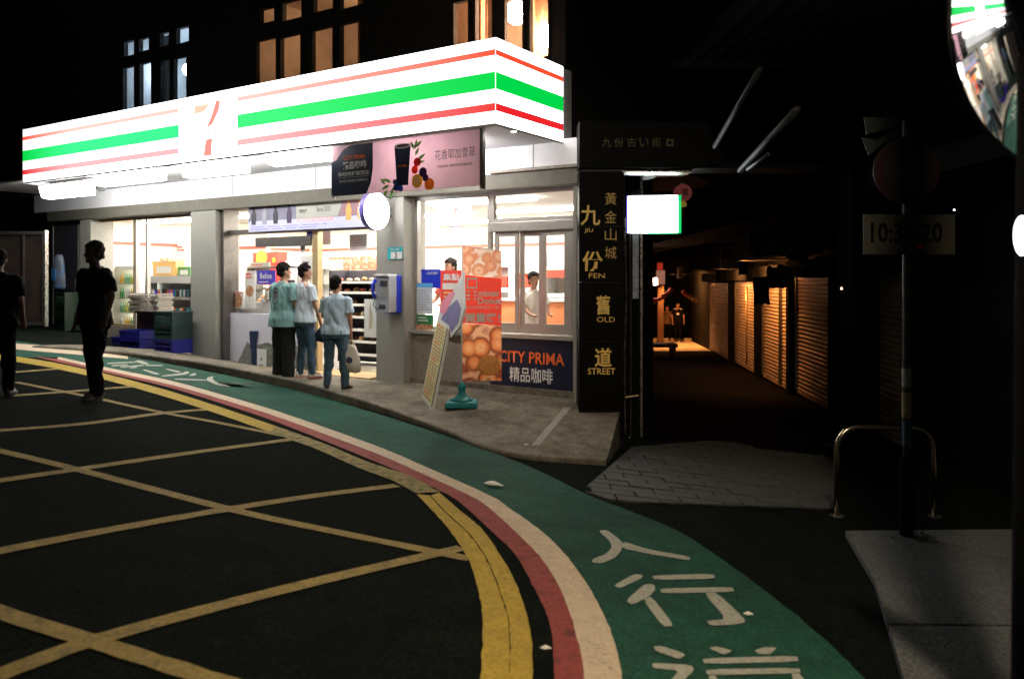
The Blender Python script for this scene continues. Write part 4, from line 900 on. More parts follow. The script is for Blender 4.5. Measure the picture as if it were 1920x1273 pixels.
part('printed_band', MB().box(-.10, .06, -.105, -.098, .2, .42), mat('bag_print', (.05,.25,.6), .5), o)
o = sthing('glass_cabinet', 'dark narrow cabinet with pale edges at the far end of the shop front', 'cabinet', fs(122, .2), .2, 0); a_, b_ = fs(98, .2)-fs(122, .2), fs(147, .2)-fs(122, .2)
part('cabinet_body', MB().box(a_+.03, b_-.04, .02, .4, .1, 2.62), M['ink'], o); part('edge_post', MB().box(a_, a_+.03, 0, .42, .1, 2.68), M['frame'], o); part('edge_post', MB().box(b_-.04, b_, 0, .42, .1, 2.6), M['frame'], o); part('cabinet_handle', MB().tube([(b_-.08, -.02, 1.1), (b_-.08, -.02, 1.5)], .012), M['steel'], o)

# poster case left of the shop
pc = thing('poster_case', 'dim glazed poster case on the dark wall at the far left edge', 'notice case', at(38, 640, 15.5), 0)
c0 = at(38, 640, 15.5); sc_ = 15.5/F
fr = part('case_frame', MB().holed(-45*sc_, 47*sc_, 30*sc_, 206*sc_, -.04, .06, [(-41*sc_, 6*sc_, 36*sc_, 200*sc_), (9*sc_, 43*sc_, 36*sc_, 200*sc_)]), M['metal'], pc)
pm = [mat('dim_poster', c, .7, .7, 5, spots=(4, .5, .62, c2)) for c, c2 in (((.03,.012,.01), (.02,.035,.012)), ((.025,.015,.01), (.05,.02,.012)))]
part('poster', MB().box(-41*sc_, 6*sc_, .0, .02, 36*sc_, 200*sc_), pm[0], pc); part('poster', MB().box(9*sc_, 43*sc_, .0, .02, 36*sc_, 200*sc_), pm[1], pc)
part('right_edge', MB().box(47.2*sc_, 49.5*sc_, -.05, .06, 28*sc_, 208*sc_), M['steel'], pc)
o = link('neighbour_building', MB().box(-26, SW(SL-.1, 0, 0).x-.3, 15.7, 17, -1, 8).mesh('neighbour_building', M['dark'])); tag(o, 'unlit dark building wall beyond the far end of the shop', 'building')

# ------------------------------------------------------------------ flag banner with base, leaning cut-out board
p0 = hit(866, 762, walk)
fb = thing('flag_banner', 'upright red and food printed flag banner on a teal base', 'banner', p0)
k_ = p0.y/F
part('base', MB().add([(a*.20, b*.155, z) for z, a_, in ((0, 1), (.055, 1), (.075, .9)) for a, b in ((-a_, -a_), (a_, -a_), (a_, a_), (-a_, a_))], [(3,2,1,0),(8,9,10,11)]+[(4*l+i, 4*l+(i+1) % 4, 4*l+4+(i+1) % 4, 4*l+4+i) for l in range(2) for i in range(4)]), M['teal'], fb, bevel=.008)
part('base_dome', MB().lathe([(.15, .074), (.13, .10), (.10, .115), (.055, .15), (.042, .18), (.044, .22), (.055, .24), (.052, .265), (.03, .285), (.025, .31), (.0, .312)], 20), M['teal'], fb, True)
fh = (762-460)*k_; pole_x = -.005
part('pole', MB().tube([(pole_x, 0, .28), (pole_x+.01, 0, fh)], .009), M['wht'], fb, True)
part('top_arm', MB().tube([(pole_x+.01, 0, fh), (pole_x+.49, 0, fh-.07)], .006), M['wht'], fb)
def donut_cloth(name, cs, sc):
    m = cloth_mat(name, cs[1], .5, 0); n = m.node_tree.nodes; l = m.node_tree.links
    tc = n.new('ShaderNodeTexCoord'); vo = n.new('ShaderNodeTexVoronoi'); vo.inputs['Scale'].default_value = sc; vo.inputs['Randomness'].default_value = .7
    nz = n.new('ShaderNodeTexNoise'); nz.inputs['Scale'].default_value = 30; ma = n.new('ShaderNodeMath'); ma.operation = 'MULTIPLY_ADD'; ma.inputs[1].default_value = .12
    l.new(tc.outputs['Object'], vo.inputs['Vector']); l.new(tc.outputs['Object'], nz.inputs['Vector']); l.new(nz.outputs[0], ma.inputs[0]); l.new(vo.outputs['Distance'], ma.inputs[2])
    cr = n.new('ShaderNodeValToRGB'); e = cr.color_ramp.elements; e[0].position = .13; e[0].color = (*cs[0], 1); e[1].position = .30; e[1].color = (*cs[1], 1)
    for p, c in ((.52, cs[2]), (.66, cs[0]), (.78, cs[3])): q = e.new(p); q.color = (*c, 1)
    l.new(ma.outputs[0], cr.inputs[0])
    for nd in n:
        if nd.type == 'BSDF_PRINCIPLED': l.new(cr.outputs[0], nd.inputs['Base Color'])
        if nd.type == 'BSDF_TRANSLUCENT': l.new(cr.outputs[0], nd.inputs[0])
    return m
# cloth, slightly bowed
fx0, fx1 = pole_x+.014, pole_x+.014+73*k_; z_t0, z_t1, z_b = fh-.01, fh-.075, (762-714)*k_
def cloth(u, v): # u across, v up from bottom
    top = z_t0+(z_t1-z_t0)*u; return (fx0+(fx1-fx0)*u, .03*math.sin(u*2.6+v*2)-.012, z_b+(top-z_b)*v)
def cloth_part(name, v0, v1, m, off=0, u0=0, u1=1, n=8, mm=8):
    vs = [(p[0], p[1]-off, p[2]) for p in (cloth(u0+(u1-u0)*i/n, v0+(v1-v0)*j/mm) for j in range(mm+1) for i in range(n+1))]
    return part(name, MB().add(vs, [(j*(n+1)+i, j*(n+1)+i+1, (j+1)*(n+1)+i+1, (j+1)*(n+1)+i) for j in range(mm) for i in range(n)]), m, fb, True)
cl1 = cloth_part('cloth_top', .79, 1, donut_cloth('banner_peach', ((.75,.3,.15), (.95,.62,.45), (.85,.38,.22), (.97,.78,.66)), 7))
cl2 = cloth_part('cloth_red', .425, .789, cloth_mat('flag_red', (.85,.07,.045), .36, .05))
cl3 = cloth_part('cloth_food', 0, .424, donut_cloth('banner_pastry', ((.25,.05,.02), (.97,.50,.22), (.80,.24,.08), (.85,.45,.25)), 4.6))
def warp(o): 
    for v in o.data.vertices:
        u = (v.co.x-fx0)/(fx1-fx0); vv = (v.co.z-z_b)/(z_t0+(z_t1-z_t0)*u-z_b); v.co.y += cloth(u, vv)[1]+.0-0
FLAGW = cloth_mat('flag_white', (.9,.9,.88), .5, .02); fw = fx1-fx0; fc = (fx0+fx1)/2
def ft(body, w_, h_, u, v, bold): 
    o = text(body, w_, h_, M['wht'], fb, fx0+fw*u, -.014, z_b+(z_t0-.03-z_b)*v, bold); warp(o)
ft('mister', fw*.56, .085, .68, .660, .03); ft('Donut', fw*.60, .09, .69, .605, .035); ft('好好日都想在一起', fw*.86, .042, .52, .555, .01); ft('開賣囉！', fw*.90, .125, .52, .475, .03)
o = part('logo_box', MB().holed(fx0+fw*.10, fx0+fw*.38, z_b+1.17, z_b+1.31, -.006, -.003, [(fx0+fw*.14, fx0+fw*.35, z_b+1.195, z_b+1.285)]), M['wht'], fb); warp(o)
mb = MB()
for j in range(3):
    for i in range(2): mb.disc((fx0+fw*(.15+.17*i), z_b+1.13-j*.045), .026, -.006, -.003, 10, .013)
o = part('logo_scallops', mb, M['wht'], fb); warp(o)
dn = [cloth_mat('donut_print', c, .5, .35, 25) for c in ((.95,.55,.28),(.92,.48,.22),(.97,.66,.40))]
rr = random.Random(2)
def torus_mb(cx, cz, r, r2, a=.7):
    mb = MB(); n = 18
    rs = [[(cx+(r+r2*math.cos(q))*math.cos(p_), -.006-r2*.12*math.sin(q)-.001, cz+a*(r+r2*math.cos(q))*math.sin(p_)) for q in [2*math.pi*j/8 for j in range(8)]] for p_ in [2*math.pi*i/n for i in range(n)]]
    return mb.rings(rs, cap=False, closed=True)
for i, (u, v, r_) in enumerate(()):
    o = part('printed_donut', torus_mb(fx0+fw*u, z_b+1.6*v, r_*.72, r_*.36), dn[i % 3], fb, True); warp(o)
o = part('printed_chicken', MB().ball((0, 0, 0), 1, 1, 1, 18, 12), mat('chicken_print', (.95,.34,.10), .7, .3, 30, .8, 50), fb, True)
for v in o.data.vertices:
    d = 1+.18*noise.noise(v.co*3.5); v.co = Vector((fx0+fw*.68+v.co.x*.14*d, -.01+v.co.y*.008, z_b+.20+v.co.z*.13*d))
warp(o)
# leaning cut-out board
P0 = hit(792, 745, walk); P1 = hit(812, 769, walk); wv = (P1-P0); bwid = wv.length; ux = wv.normalized(); up = Vector((.20, .05, 1)).normalized(); nz = ux.cross(up).normalized()
def MM(): 
    Mx = Matrix.Identity(4)
    for i in range(3): Mx[i][0] = ux[i]; Mx[i][1] = -nz[i]; Mx[i][2] = up[i]
    return Mx
bm_ = MM()
lb = link('leaning_board', None, None, P0); tag(lb, 'tall white-edged cut-out board with yellow text panel leaning beside the flag banner', 'sign board')
W = bwid
hb = 1.06
part('board', MB(bm_).prism([(0, 0), (W, 0), (W, hb), (0, hb)], -.014, .014), M['paper'], lb)
fy = -.0165 if (-nz).dot(Vector((0, -1, 0))) < 0 else .0165
side = -1 if (-nz).dot(-P0) < 0 else 1
ya, yb_ = (-.018, -.0145) if side < 0 else (.0145, .018)
part('yellow_panel', MB(bm_).prism([(W*.06, .05), (W*.9, .05), (W*.9, hb-.03), (W*.06, hb-.03)], ya, yb_), mat('panel_yellow', (.68,.62,.30), .6, .08, 5), lb)
part('dark_edge', MB(bm_).prism([(W*.905, .02), (W*.96, .02), (W*.96, hb-.02), (W*.905, hb-.02)], ya, yb_), M['ink'], lb)
mbl = MB(bm_); mbr = MB(bm_); rr = random.Random(8)
for i in range(22):
    z = hb-.07-i*.044; tgt = mbr if i % 5 == 0 else mbl; y2 = (yb_+.001, yb_+.002) if side > 0 else (ya-.002, ya-.001)
    x = W*.12; end = W*(.82 if i % 5 else .6)
    while x < end:
        l = W*rr.uniform(.05, .16); tgt.box(x, min(end, x+l), y2[0], y2[1], z, z+.02); x += l+W*.03
part('print_lines', mbl, mat('brown_ink', (.45,.25,.1), .6), lb); part('heading_lines', mbr, M['redprint'], lb)
part('cutout', MB(bm_).prism([(0, hb+.002), (W, hb+.002), (W*1.25, hb-.10), (W*1.75, hb+.10), (W*1.8, hb+.32), (W*1.35, hb+.62), (W*1.2, hb+.74), (W*1.0, hb+.60), (W*.5, hb+.30), (W*.05, hb+.22)], -.012, .012), M['paper'], lb)
part('violet_print', MB(bm_).prism([(W*.3, hb+.03), (W, hb+.03), (W*1.25, hb-.04), (W*1.6, hb+.12), (W*1.62, hb+.3), (W*1.2, hb+.38), (W*.6, hb+.2)], ya+.001 if side < 0 else .0125, yb_-.003 if side < 0 else .015), mat('violet_print', (.16,.14,.32), .6, .2, 10), lb)
part('pink_print', MB(bm_).prism([(W*.08, hb+.1), (W*.55, hb+.12), (W*.95, hb+.45), (W*.6, hb+.42), (W*.1, hb+.25)], ya+.0005 if side < 0 else .0125, yb_-.0035 if side < 0 else .0155), mat('pink_print', (.8,.25,.35), .6), lb)
# ------------------------------------------------------------------ people
def remesh(mb, vox, name, m, smooth=3, wr=0, wsc=9, seed=0, hem=-9):
    me = mb.mesh('t', None); o = bpy.data.objects.new('t', me); COL.objects.link(o)
    r = o.modifiers.new('r', 'REMESH'); r.mode = 'VOXEL'; r.voxel_size = vox
    s = o.modifiers.new('s', 'SMOOTH'); s.factor = .6; s.iterations = smooth
    bpy.context.view_layer.update()
    out = bpy.data.meshes.new_from_object(o.evaluated_get(bpy.context.evaluated_depsgraph_get()))
    bpy.data.objects.remove(o); bpy.data.meshes.remove(me)
    if wr:
        ns = [v.normal.copy() for v in out.vertices]
        for v, n in zip(out.vertices, ns):
            p = Vector((v.co.x*wsc, v.co.y*wsc, v.co.z*wsc*.55+v.co.x*wsc*.5+seed))
            d = abs(noise.noise(p))*2-.55+.4*noise.noise(p*2.6); v.co += n*wr*d*(min(1, .15+max(0, (v.co.z-hem)/.12)))
    out.materials.clear(); out.materials.append(m); out.shade_smooth(); out.name = name
    return out
def cap(mb, a, b, ra, rb, n=12, fy=1.0):
    """rounded tapered limb from a to b"""
    a, b = Vector(a), Vector(b); d = (b-a).normalized(); up = Vector((0, 1, 0)) if abs(d.y) < .9 else Vector((1, 0, 0))
    x = d.cross(up).normalized(); y = x.cross(d).normalized(); rs = []
    for t, k_ in ((-1, .05), (-.87, .5), (-.5, .87), (0, 1)): rs.append((a+d*ra*t, ra*k_))
    for t in (.33, .66): rs.append((a.lerp(b, t), ra+(rb-ra)*t))
    for t, k_ in ((0, 1), (.5, .87), (.87, .5), (1, .05)): rs.append((b+d*rb*t, rb*k_))
    mb.rings([[p+(x*math.cos(2*math.pi*i/n)+y*math.sin(2*math.pi*i/n)*fy)*r for i in range(n)] for p, r in rs])
def flatcap(mb, a, b, ra, rb, n=14):
    mb.tube([a, Vector(a).lerp(Vector(b), .5), b], [ra, (ra+rb)/2, rb], n)
def torso(mb, prof, n=22):  # (z, cx, cy, rx, ry)
    mb.rings([[(cx+rx*math.copysign(abs(math.cos(a))**.85, math.cos(a)), cy+ry*math.copysign(abs(math.sin(a))**.85, math.sin(a)), z) for a in [2*math.pi*i/n for i in range(n)]] for z, cx, cy, rx, ry in prof])
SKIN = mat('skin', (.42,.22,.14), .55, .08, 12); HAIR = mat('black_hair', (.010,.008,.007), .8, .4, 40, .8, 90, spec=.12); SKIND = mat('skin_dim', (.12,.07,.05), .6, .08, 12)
def person(label, loc, h, face, shirt, pants, shoe, J, vox=.011, skin=None, hair=True, group=None, bulk=1.0, long_shirt=0, headyaw=0, soles=None, wide=1.0):
    """J: joints at 1.75 m. la/ra = [shoulder, elbow, wrist, fingertip direction]; ll/rl = [hip, knee, ankle, toe direction angle]"""
    skin = skin or SKIN; k_ = h/1.75
    root = thing('person', label, 'person', loc, face, group); root.scale = (k_, k_, k_)
    bd = MB()
    # torso, neck, head
    torso(bd, [(.86,0,0,.15*bulk,.10), (.95,0,0,.165*bulk,.11), (1.06,0,.005,.145*bulk,.10*bulk), (1.20,0,.01,.16*bulk,.11*bulk), (1.34,0,0,.175,.105), (1.42,0,-.01,.165,.085), (1.47,0,-.01,.09,.06), (1.49,0,-.005,.06,.055)])
    cap(bd, (0,-.01,1.44), (0,.015,1.56), .057, .052)
    hy = headyaw; ch, sh = math.cos(hy), math.sin(hy)
    def hd(x, y, z): return (x*ch-y*sh, .015+x*sh+y*ch, z)
    hb_ = MB(Matrix.Translation((0, .015, 1.635)) @ Matrix.Rotation(hy, 4, 'Z'))
    hb_.ball((0,-.005,.02), .077, .095, .105, 18, 12); hb_.ball((0,.03,-.045), .058, .06, .068, 14, 8)
    for sx in (-1, 1): hb_.ball((sx*.079,-.005,-.005), .014, .024, .034, 8, 6)
    cap(hb_, (0,.088,.012), (0,.108,-.022), .008, .013, 8); cap(hb_, (-.022,.082,-.055), (.022,.082,-.055), .008, .008, 8); hb_.ball((0,.075,-.095), .024, .02, .018, 8, 6)
    bd.add([tuple(p) for p in hb_.v], hb_.f)
    for side, key in ((-1, 'la'), (1, 'ra')):
        sh_, el, wr, fd = [Vector(p) for p in J[key]]
        cap(bd, sh_, el, .048*bulk, .038); cap(bd, el, wr, .038, .026)
        fd = fd.normalized(); pc = wr+fd*.05
        sd = fd.cross(Vector((0, 1, 0)) if abs(fd.y) < .8 else Vector((0, 0, 1))).normalized()
        nrm = sd.cross(fd).normalized()
        cap(bd, wr, wr+fd*.07, .027, .031, 10, .6)
        for i, (o_, l_) in enumerate(((-.024,.068), (-.008,.078), (.008,.073), (.024,.056))):
            a = wr+fd*.085+sd*o_; b_ = a+fd*l_*.5+nrm*.008; c_ = b_+fd*l_*.4+nrm*.022
            cap(bd, a-fd*.02, b_, .0095, .009, 7); cap(bd, b_, c_, .009, .0075, 7)
        a = wr+fd*.03-sd*.028*side; cap(bd, a, a+fd*.035-sd*.02*side+nrm*.015, .012, .010, 7); cap(bd, a+fd*.035-sd*.02*side+nrm*.015, a+fd*.062-sd*.018*side+nrm*.028, .010, .008, 7)
    for key in ('ll', 'rl'):
        hp, kn, an, ta = J[key]; hp, kn, an = Vector(hp), Vector(kn), Vector(an)
        cap(bd, hp, kn, .075, .05); cap(bd, kn, an, .05, .036); cap(bd, an, an+Vector((-math.sin(ta)*.12, math.cos(ta)*.12, -.04)), .034, .03)
    body = link('body', remesh(bd, vox, 'body', skin, 2), root)
    for sx in (-1, 1):
        part('eye', MB().ball(hd(sx*.028, .083, 1.652), .009, .006, .006, 8, 6), M['ink'], body, True)
        part('eyebrow', MB().tube([hd(sx*.014, .092, 1.672), hd(sx*.04, .085, 1.674)], .004, 5), HAIR, body)
    part('mouth', MB().tube([hd(-.02, .0905, 1.578), hd(0, .094, 1.577), hd(.02, .0905, 1.578)], .003, 5), mat('lips', (.3,.1,.08), .6), body)
    if hair:
        hm = MB(Matrix.Translation((0, .015, 1.655)) @ Matrix.Rotation(hy, 4, 'Z'))
        hm.ball((0,-.016,.028), .095, .106, .101, 20, 12); hm.ball((0,-.054,-.035), .080, .060, .066, 14, 8)
        me = remesh(hm, .009, 'hair', HAIR, 1, .013, 30, 3+h*5)
        bm = bmesh.new(); bm.from_mesh(me); ri = Matrix.Rotation(-hy, 3, 'Z'); kill = []
        for f in bm.faces:
            c = ri @ (f.calc_center_median()-Vector((0, .015, 1.655)))
            if c.y > .035 and c.z < .045 or (c.y > .005 and c.z < -.035): kill.append(f)
        bmesh.ops.delete(bm, geom=kill, context='FACES'); bm.to_mesh(me); bm.free()
        link('hair', me, root)
    # shirt
    sm = MB(); zl = .86-long_shirt
    torso(sm, [(zl,0,.0,.204*bulk*wide,.155*bulk), (zl+.012,0,.0,.205*bulk*wide,.156*bulk), (.94,0,.0,.198*bulk*wide,.148*bulk), (1.06,0,.005,.176*bulk*wide,.132*bulk), (1.20,0,.01,.182*bulk,.13*bulk), (1.34,0,0,.192,.122), (1.42,0,-.01,.175,.098), (1.465,0,-.012,.10,.075), (1.49,0,-.01,.072,.066)])
    for key, sx in (('la', -1), ('ra', 1)):
        sh_, el = Vector(J[key][0]), Vector(J[key][1]); e = sh_.lerp(el, .80)
        sm.ball((sh_.x-sx*.02, sh_.y, sh_.z), .075, .072, .062, 12, 8); flatcap(sm, sh_+(sh_-e)*.05, e, .066*bulk, .074*bulk)
    shm = remesh(sm, vox*.95, 'shirt', shirt, 1, .021, 7.5, h*10, zl)
    link('shirt', shm, root)
    # trousers
    tm = MB(); torso(tm, [(.80,0,-.005,.165*bulk,.125*bulk), (.88,0,-.008,.172*bulk,.132*bulk), (.98,0,0,.16*bulk,.12*bulk), (1.0,0,0,.158*bulk,.118*bulk)])
    for key in ('ll', 'rl'):
        hp, kn, an, ta = J[key]; hp, kn, an = Vector(hp), Vector(kn), Vector(an)
        flatcap(tm, hp+Vector((0, 0, .03)), kn, .098*bulk, .072*bulk*J.get('pk', 1)); cap(tm, kn+Vector((0,0,.03)), kn-Vector((0,0,.03)), .066*bulk*J.get('pk', 1), .066*bulk*J.get('pk', 1))
        flatcap(tm, kn, an+(an-kn)*.08, .070*bulk*J.get('pk', 1), .058*J.get('pk', 1)*J.get('cuff', 1))
    link('trousers', remesh(tm, vox*.95, 'trousers', pants, 1, .016, 9, h*7), root)
    for key in ('ll', 'rl'):
        hp, kn, an, ta = J[key]; an = Vector(an); so = MB(Matrix.Translation((an.x, an.y, an.z-.085)) @ Matrix.Rotation(ta, 4, 'Z') @ Matrix.Rotation(J.get('pitch', {}).get(key, 0), 4, 'X'))
        n = 12
        so.rings([[(w_*math.cos(a), y, z0+ (hh_ if math.sin(a) > 0 else .012)*math.sin(a)) for a in [2*math.pi*i/n for i in range(n)]] for y, w_, z0, hh_ in ((-.075,.012,.02,.03), (-.068,.032,.02,.07), (-.02,.040,.02,.075), (.05,.044,.02,.06), (.11,.050,.018,.04), (.16,.040,.016,.028), (.18,.010,.014,.012))])
        s_ = part('shoe', so, shoe, root, True)
        sl = MB(so.M); sl.rings([[(w_*math.cos(a), y, z+0) for a, y, w_ in [(2*math.pi*i/16, .052+.128*math.sin(2*math.pi*i/16), .046) for i in range(16)]] for z in (-.004, .016)])
        part('sole', sl, soles or shoe, s_)
    return root
def stand(pxc, pyf, pyt, f=walk):
    p = hit(pxc, pyf, f); h = (pyf-pyt)*p.y/F; return p, h
teal_shirt = mat('teal_shirt', (.20,.38,.37), .85, .14, 6); blue_shirt = mat('pale_blue_shirt', (.60,.70,.78), .85, .08, 6); sky_shirt = mat('sky_blue_shirt', (.45,.60,.72), .85, .10, 6)
blackp = mat('black_trousers', (.008,.008,.009), .8, .3, 12); jeans = mat('blue_jeans', (.05,.10,.16), .85, .3, 9, .3, 120); jeans2 = mat('washed_jeans', (.06,.12,.18), .85, .35, 7, .3, 120)
dshoe = mat('dark_shoe', (.012,.012,.012), .5); wshoe = mat('white_shoe', (.6,.55,.48), .6, .1, 20); rsole = mat('red_sole', (.45,.05,.04), .6)
wbag = mat('white_plastic_bag', (.62,.58,.52), .45, .06, 7, .5, 22); dbag = mat('dark_bag', (.03,.045,.07), .6, .2, 10)
base_ll = [(-.09,0,.90), (-.10,.01,.50), (-.11,-.01,.085), .12]; base_rl = [(.09,0,.90), (.10,.01,.50), (.115,0,.085), -.15]
# man in teal shirt, black trousers, seen from behind and turned to the right
p, h = stand(534, 714, 495)
J1 = {'la': [(-.185,0,1.41), (-.235,.03,1.15), (-.16,.20,1.02), (.3,.9,-.2)], 'ra': [(.185,0,1.41), (.24,.02,1.14), (.20,.27,1.17), (-.1,.9,.35)], 'll': [(-.085,0,.90), (-.095,.015,.50), (-.10,-.01,.085), .1], 'rl': base_rl, 'pk': 1.22, 'cuff': 1.35}
m1 = person('man in a loose teal printed shirt and wide black trousers by the shop door', (p.x-.02, p.y, p.z), h, R(-35), teal_shirt, blackp, dshoe, J1, bulk=1.2, long_shirt=.05, headyaw=R(-20), wide=1.05, group='young men looking into the shop doorway')
em = mat('emblem_print', (.02,.03,.04), .7, .5, 30, spots=(40,.5,.6,(.35,.25,.2)))
rs = [[(r_*math.cos(a)*.85-.05, -.128*1.12-.012-.0, 1.25+r_*math.sin(a)*1.15) for a in [2*math.pi*i/20 for i in range(20)]] for r_ in (.001, .055)]
def back_print(root, cx, cz, rx, rz, m, name='back_print', ring=None):
    sh_ = [c for c in root.children if c.name.startswith('shirt')][0]; bv = BVHTree.FromPolygons([tuple(v.co) for v in sh_.data.vertices], [tuple(f.vertices) for f in sh_.data.polygons])
    nr, na = 5, 24; vs = []
    for i in range(nr+1):
        for j in range(na):
            k_ = (ring if ring else 0)+(1-(ring or 0))*i/nr; a = 2*math.pi*j/na; x, z = cx+rx*k_*math.cos(a), cz+rz*k_*math.sin(a)
            h_ = bv.ray_cast(Vector((x, -1, z)), Vector((0, 1, 0))); y = h_[0].y-.003 if h_[0] else -.15; vs.append((x, y, z))
    return part(name, MB().add(vs, [(i*na+j, i*na+(j+1) % na, (i+1)*na+(j+1) % na, (i+1)*na+j) for i in range(nr) for j in range(na)]), m, sh_, True)
back_print(m1, -.03, 1.28, .045, .07, em); back_print(m1, -.03, 1.27, .085, .125, mat('print_ring', (.05,.12,.12), .8), 'back_print_ring', .85); back_print(m1, -.03, 1.08, .012, .06, mat('print_tail', (.08,.16,.16), .8), 'back_print_tail')
# man in pale shirt and jeans
p, h = stand(575, 711, 498)
J2 = {'la': [(-.18,0,1.41), (-.22,.06,1.15), (-.12,.22,1.08), (.3,.9,.1)], 'ra': [(.18,0,1.41), (.24,.03,1.14), (.235,.12,.90), (0,.25,-1)], 'll': [(-.085,0,.90), (-.09,.03,.50), (-.09,-.02,.085), .1], 'rl': [(.09,0,.90), (.10,.05,.50), (.12,.06,.085), -.2]}
m2 = person('man in pale blue T-shirt, jeans and white shoes holding a dark bag', (p.x-.06, p.y+.12, walk(p.x-.06, p.y+.12)), h, R(-42), blue_shirt, jeans, wshoe, J2, bulk=1.05, headyaw=R(-30), soles=rsole, group='young men looking into the shop doorway')
# third man, back to camera
p, h = stand(630, 730, 520)
J3 = {'la': [(-.185,0,1.40), (-.225,.05,1.14), (-.15,.20,1.02), (.3,.8,-.3)], 'ra': [(.185,0,1.40), (.235,-.02,1.13), (.235,.02,.87), (0,.1,-1)], 'll': [(-.095,0,.90), (-.115,.015,.50), (-.14,-.02,.085), .3], 'rl': [(.095,0,.90), (.12,.01,.50), (.15,.0,.085), -.3]}
m3 = person('shorter man in sky blue T-shirt and jeans, back turned, holding a white carrier bag', (p.x, p.y, p.z), h, R(-8), sky_shirt, jeans2, dshoe, J3, bulk=1.13, headyaw=R(-25), group='young men looking into the shop doorway')
for sx in (-.085, .085):
    t_ = [c for c in m3.children if c.name.startswith('trousers')][0]
    part('back_pocket', MB().box(sx-.055, sx+.055, -.150, -.142, .80, .92), jeans, t_, bevel=.004)
def world(root, v): bpy.context.view_layer.update(); return root.matrix_world @ Vector(v)
def carrier(label, top, w_, h_, m, group=None, rz=0, printm=None, name='carrier_bag'):
    o = thing(name, label, 'bag', top, rz, group); n = 20; rs = []
    for z, kx, ky in ((-h_, .62, .5), (-h_*.97, .95, .9), (-h_*.7, 1, 1), (-h_*.45, .86, .9), (-h_*.25, .55, .6), (-h_*.17, .42, .4)):
        rs.append([(w_/2*kx*math.cos(a)*(1+.10*math.sin(4*a+z*12)), .07*ky*math.sin(a)*(1+.25*math.sin(3*a+z*20)), z+.01*math.sin(2*a+z)) for a in [2*math.pi*i/n for i in range(n)]])
    part('sack', MB().rings(rs), m, o, True)
    for sx in (-1, 1): part('handle', MB().tube([(sx*w_*.18, 0, -h_*.19), (sx*w_*.09, 0, -h_*.09), (0, 0, 0)], [.018, .012, .008], 7), m, o, True)
    if printm: part('printed_logo', MB().disc((0, -h_*.62), w_*.17, -.092, -.080, 16), printm, o)
    return o
tp = world(m3, (.235,.03,.79)); carrier('white plastic carrier bag with a dark print hanging from the shorter man\'s hand', tp, .26, .46, wbag, rz=R(-5), printm=mat('bag_logo', (.05,.06,.12), .6, .8, 25))
tp = world(m2, (.235,.15,.80)); carrier('dark blue bag hanging from the hand of the man in the pale T-shirt', tp, .27, .22, dbag, rz=R(-42))
tp = world(m1, (.19,.25,1.05)); carrier('white bag held in front by the man in the teal shirt', tp, .20, .36, wbag, rz=R(-35))
tp = world(m1, (.19,.37,1.27)); o = thing('drink_cup', 'small light blue cup held up by the man in the teal shirt', 'cup', tp-Vector((0, 0, .05)), 0); part('cup_body', MB().lathe([(.0, 0), (.028, 0), (.038, .09), (.0, .091)], 14), mat('cup_blue', (.1,.5,.65), .4), o, True); part('cup_lid', MB().lathe([(.041, .091), (.041, .10), (.03, .11), (.0, .112)], 14), M['wht'], o, True)

# dark striding figure
BK = mat('black_clothes', (.004,.004,.004), .95, .3, 10, spec=.05)
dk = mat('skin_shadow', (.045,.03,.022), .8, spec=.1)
p, h = stand(178, 750, 456, ground)
J4 = {'la': [(-.185,0,1.41), (-.27,-.02,1.16), (-.29,.06,.92), (0,.2,-1)], 'ra': [(.185,0,1.41), (.215,.0,1.14), (.19,.10,.90), (0,.2,-1)], 'll': [(-.085,0,.90), (-.07,.05,.50), (-.055,.02,.085), .1], 'rl': [(.085,0,.90), (.065,.0,.50), (.045,-.06,.095), -.1], 'pk': 1.12, 'cuff': 1.1}
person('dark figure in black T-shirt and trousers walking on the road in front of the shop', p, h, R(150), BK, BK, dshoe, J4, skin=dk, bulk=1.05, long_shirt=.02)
p, h = stand(-3, 742, 470, ground)
J5 = {'la': [(-.185,0,1.41), (-.23,-.02,1.16), (-.22,.10,.95), (0,.4,-1)], 'ra': [(.185,0,1.41), (.235,.0,1.14), (.24,.12,.92), (0,.3,-1)], 'll': base_ll, 'rl': base_rl}
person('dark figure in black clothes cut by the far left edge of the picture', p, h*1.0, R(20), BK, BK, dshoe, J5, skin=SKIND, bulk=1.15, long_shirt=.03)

# staff behind the windows, standing on the shop floor
def staff(label, px, pytop, t, rz, shirt, J, **k_):
    s = fs(px, t); q = SW(s, t, 0); ztop = fz(px, pytop, t); h_ = max(1.3, ztop)
    return person(label, (q.x, q.y, 0), h_, STH+rz, shirt, blackp, dshoe, J, vox=.018, **k_)
Jw = {'la': [(-.185,0,1.41), (-.22,.08,1.18), (-.16,.26,1.08), (.2,.9,-.1)], 'ra': [(.185,0,1.41), (.22,.08,1.18), (.16,.26,1.08), (-.2,.9,-.1)], 'll': base_ll, 'rl': base_rl}
staff('shop worker with black hair mostly hidden behind the window posters', 845, 487, 1.1, R(170), mat('staff_red_shirt', (.5,.08,.06), .8), Jw)
staff('shop worker in a pale shirt bending at the counter behind the middle sash', 1000, 512, 1.15, R(-120), mat('staff_pale_shirt', (.75,.72,.68), .8), Jw)
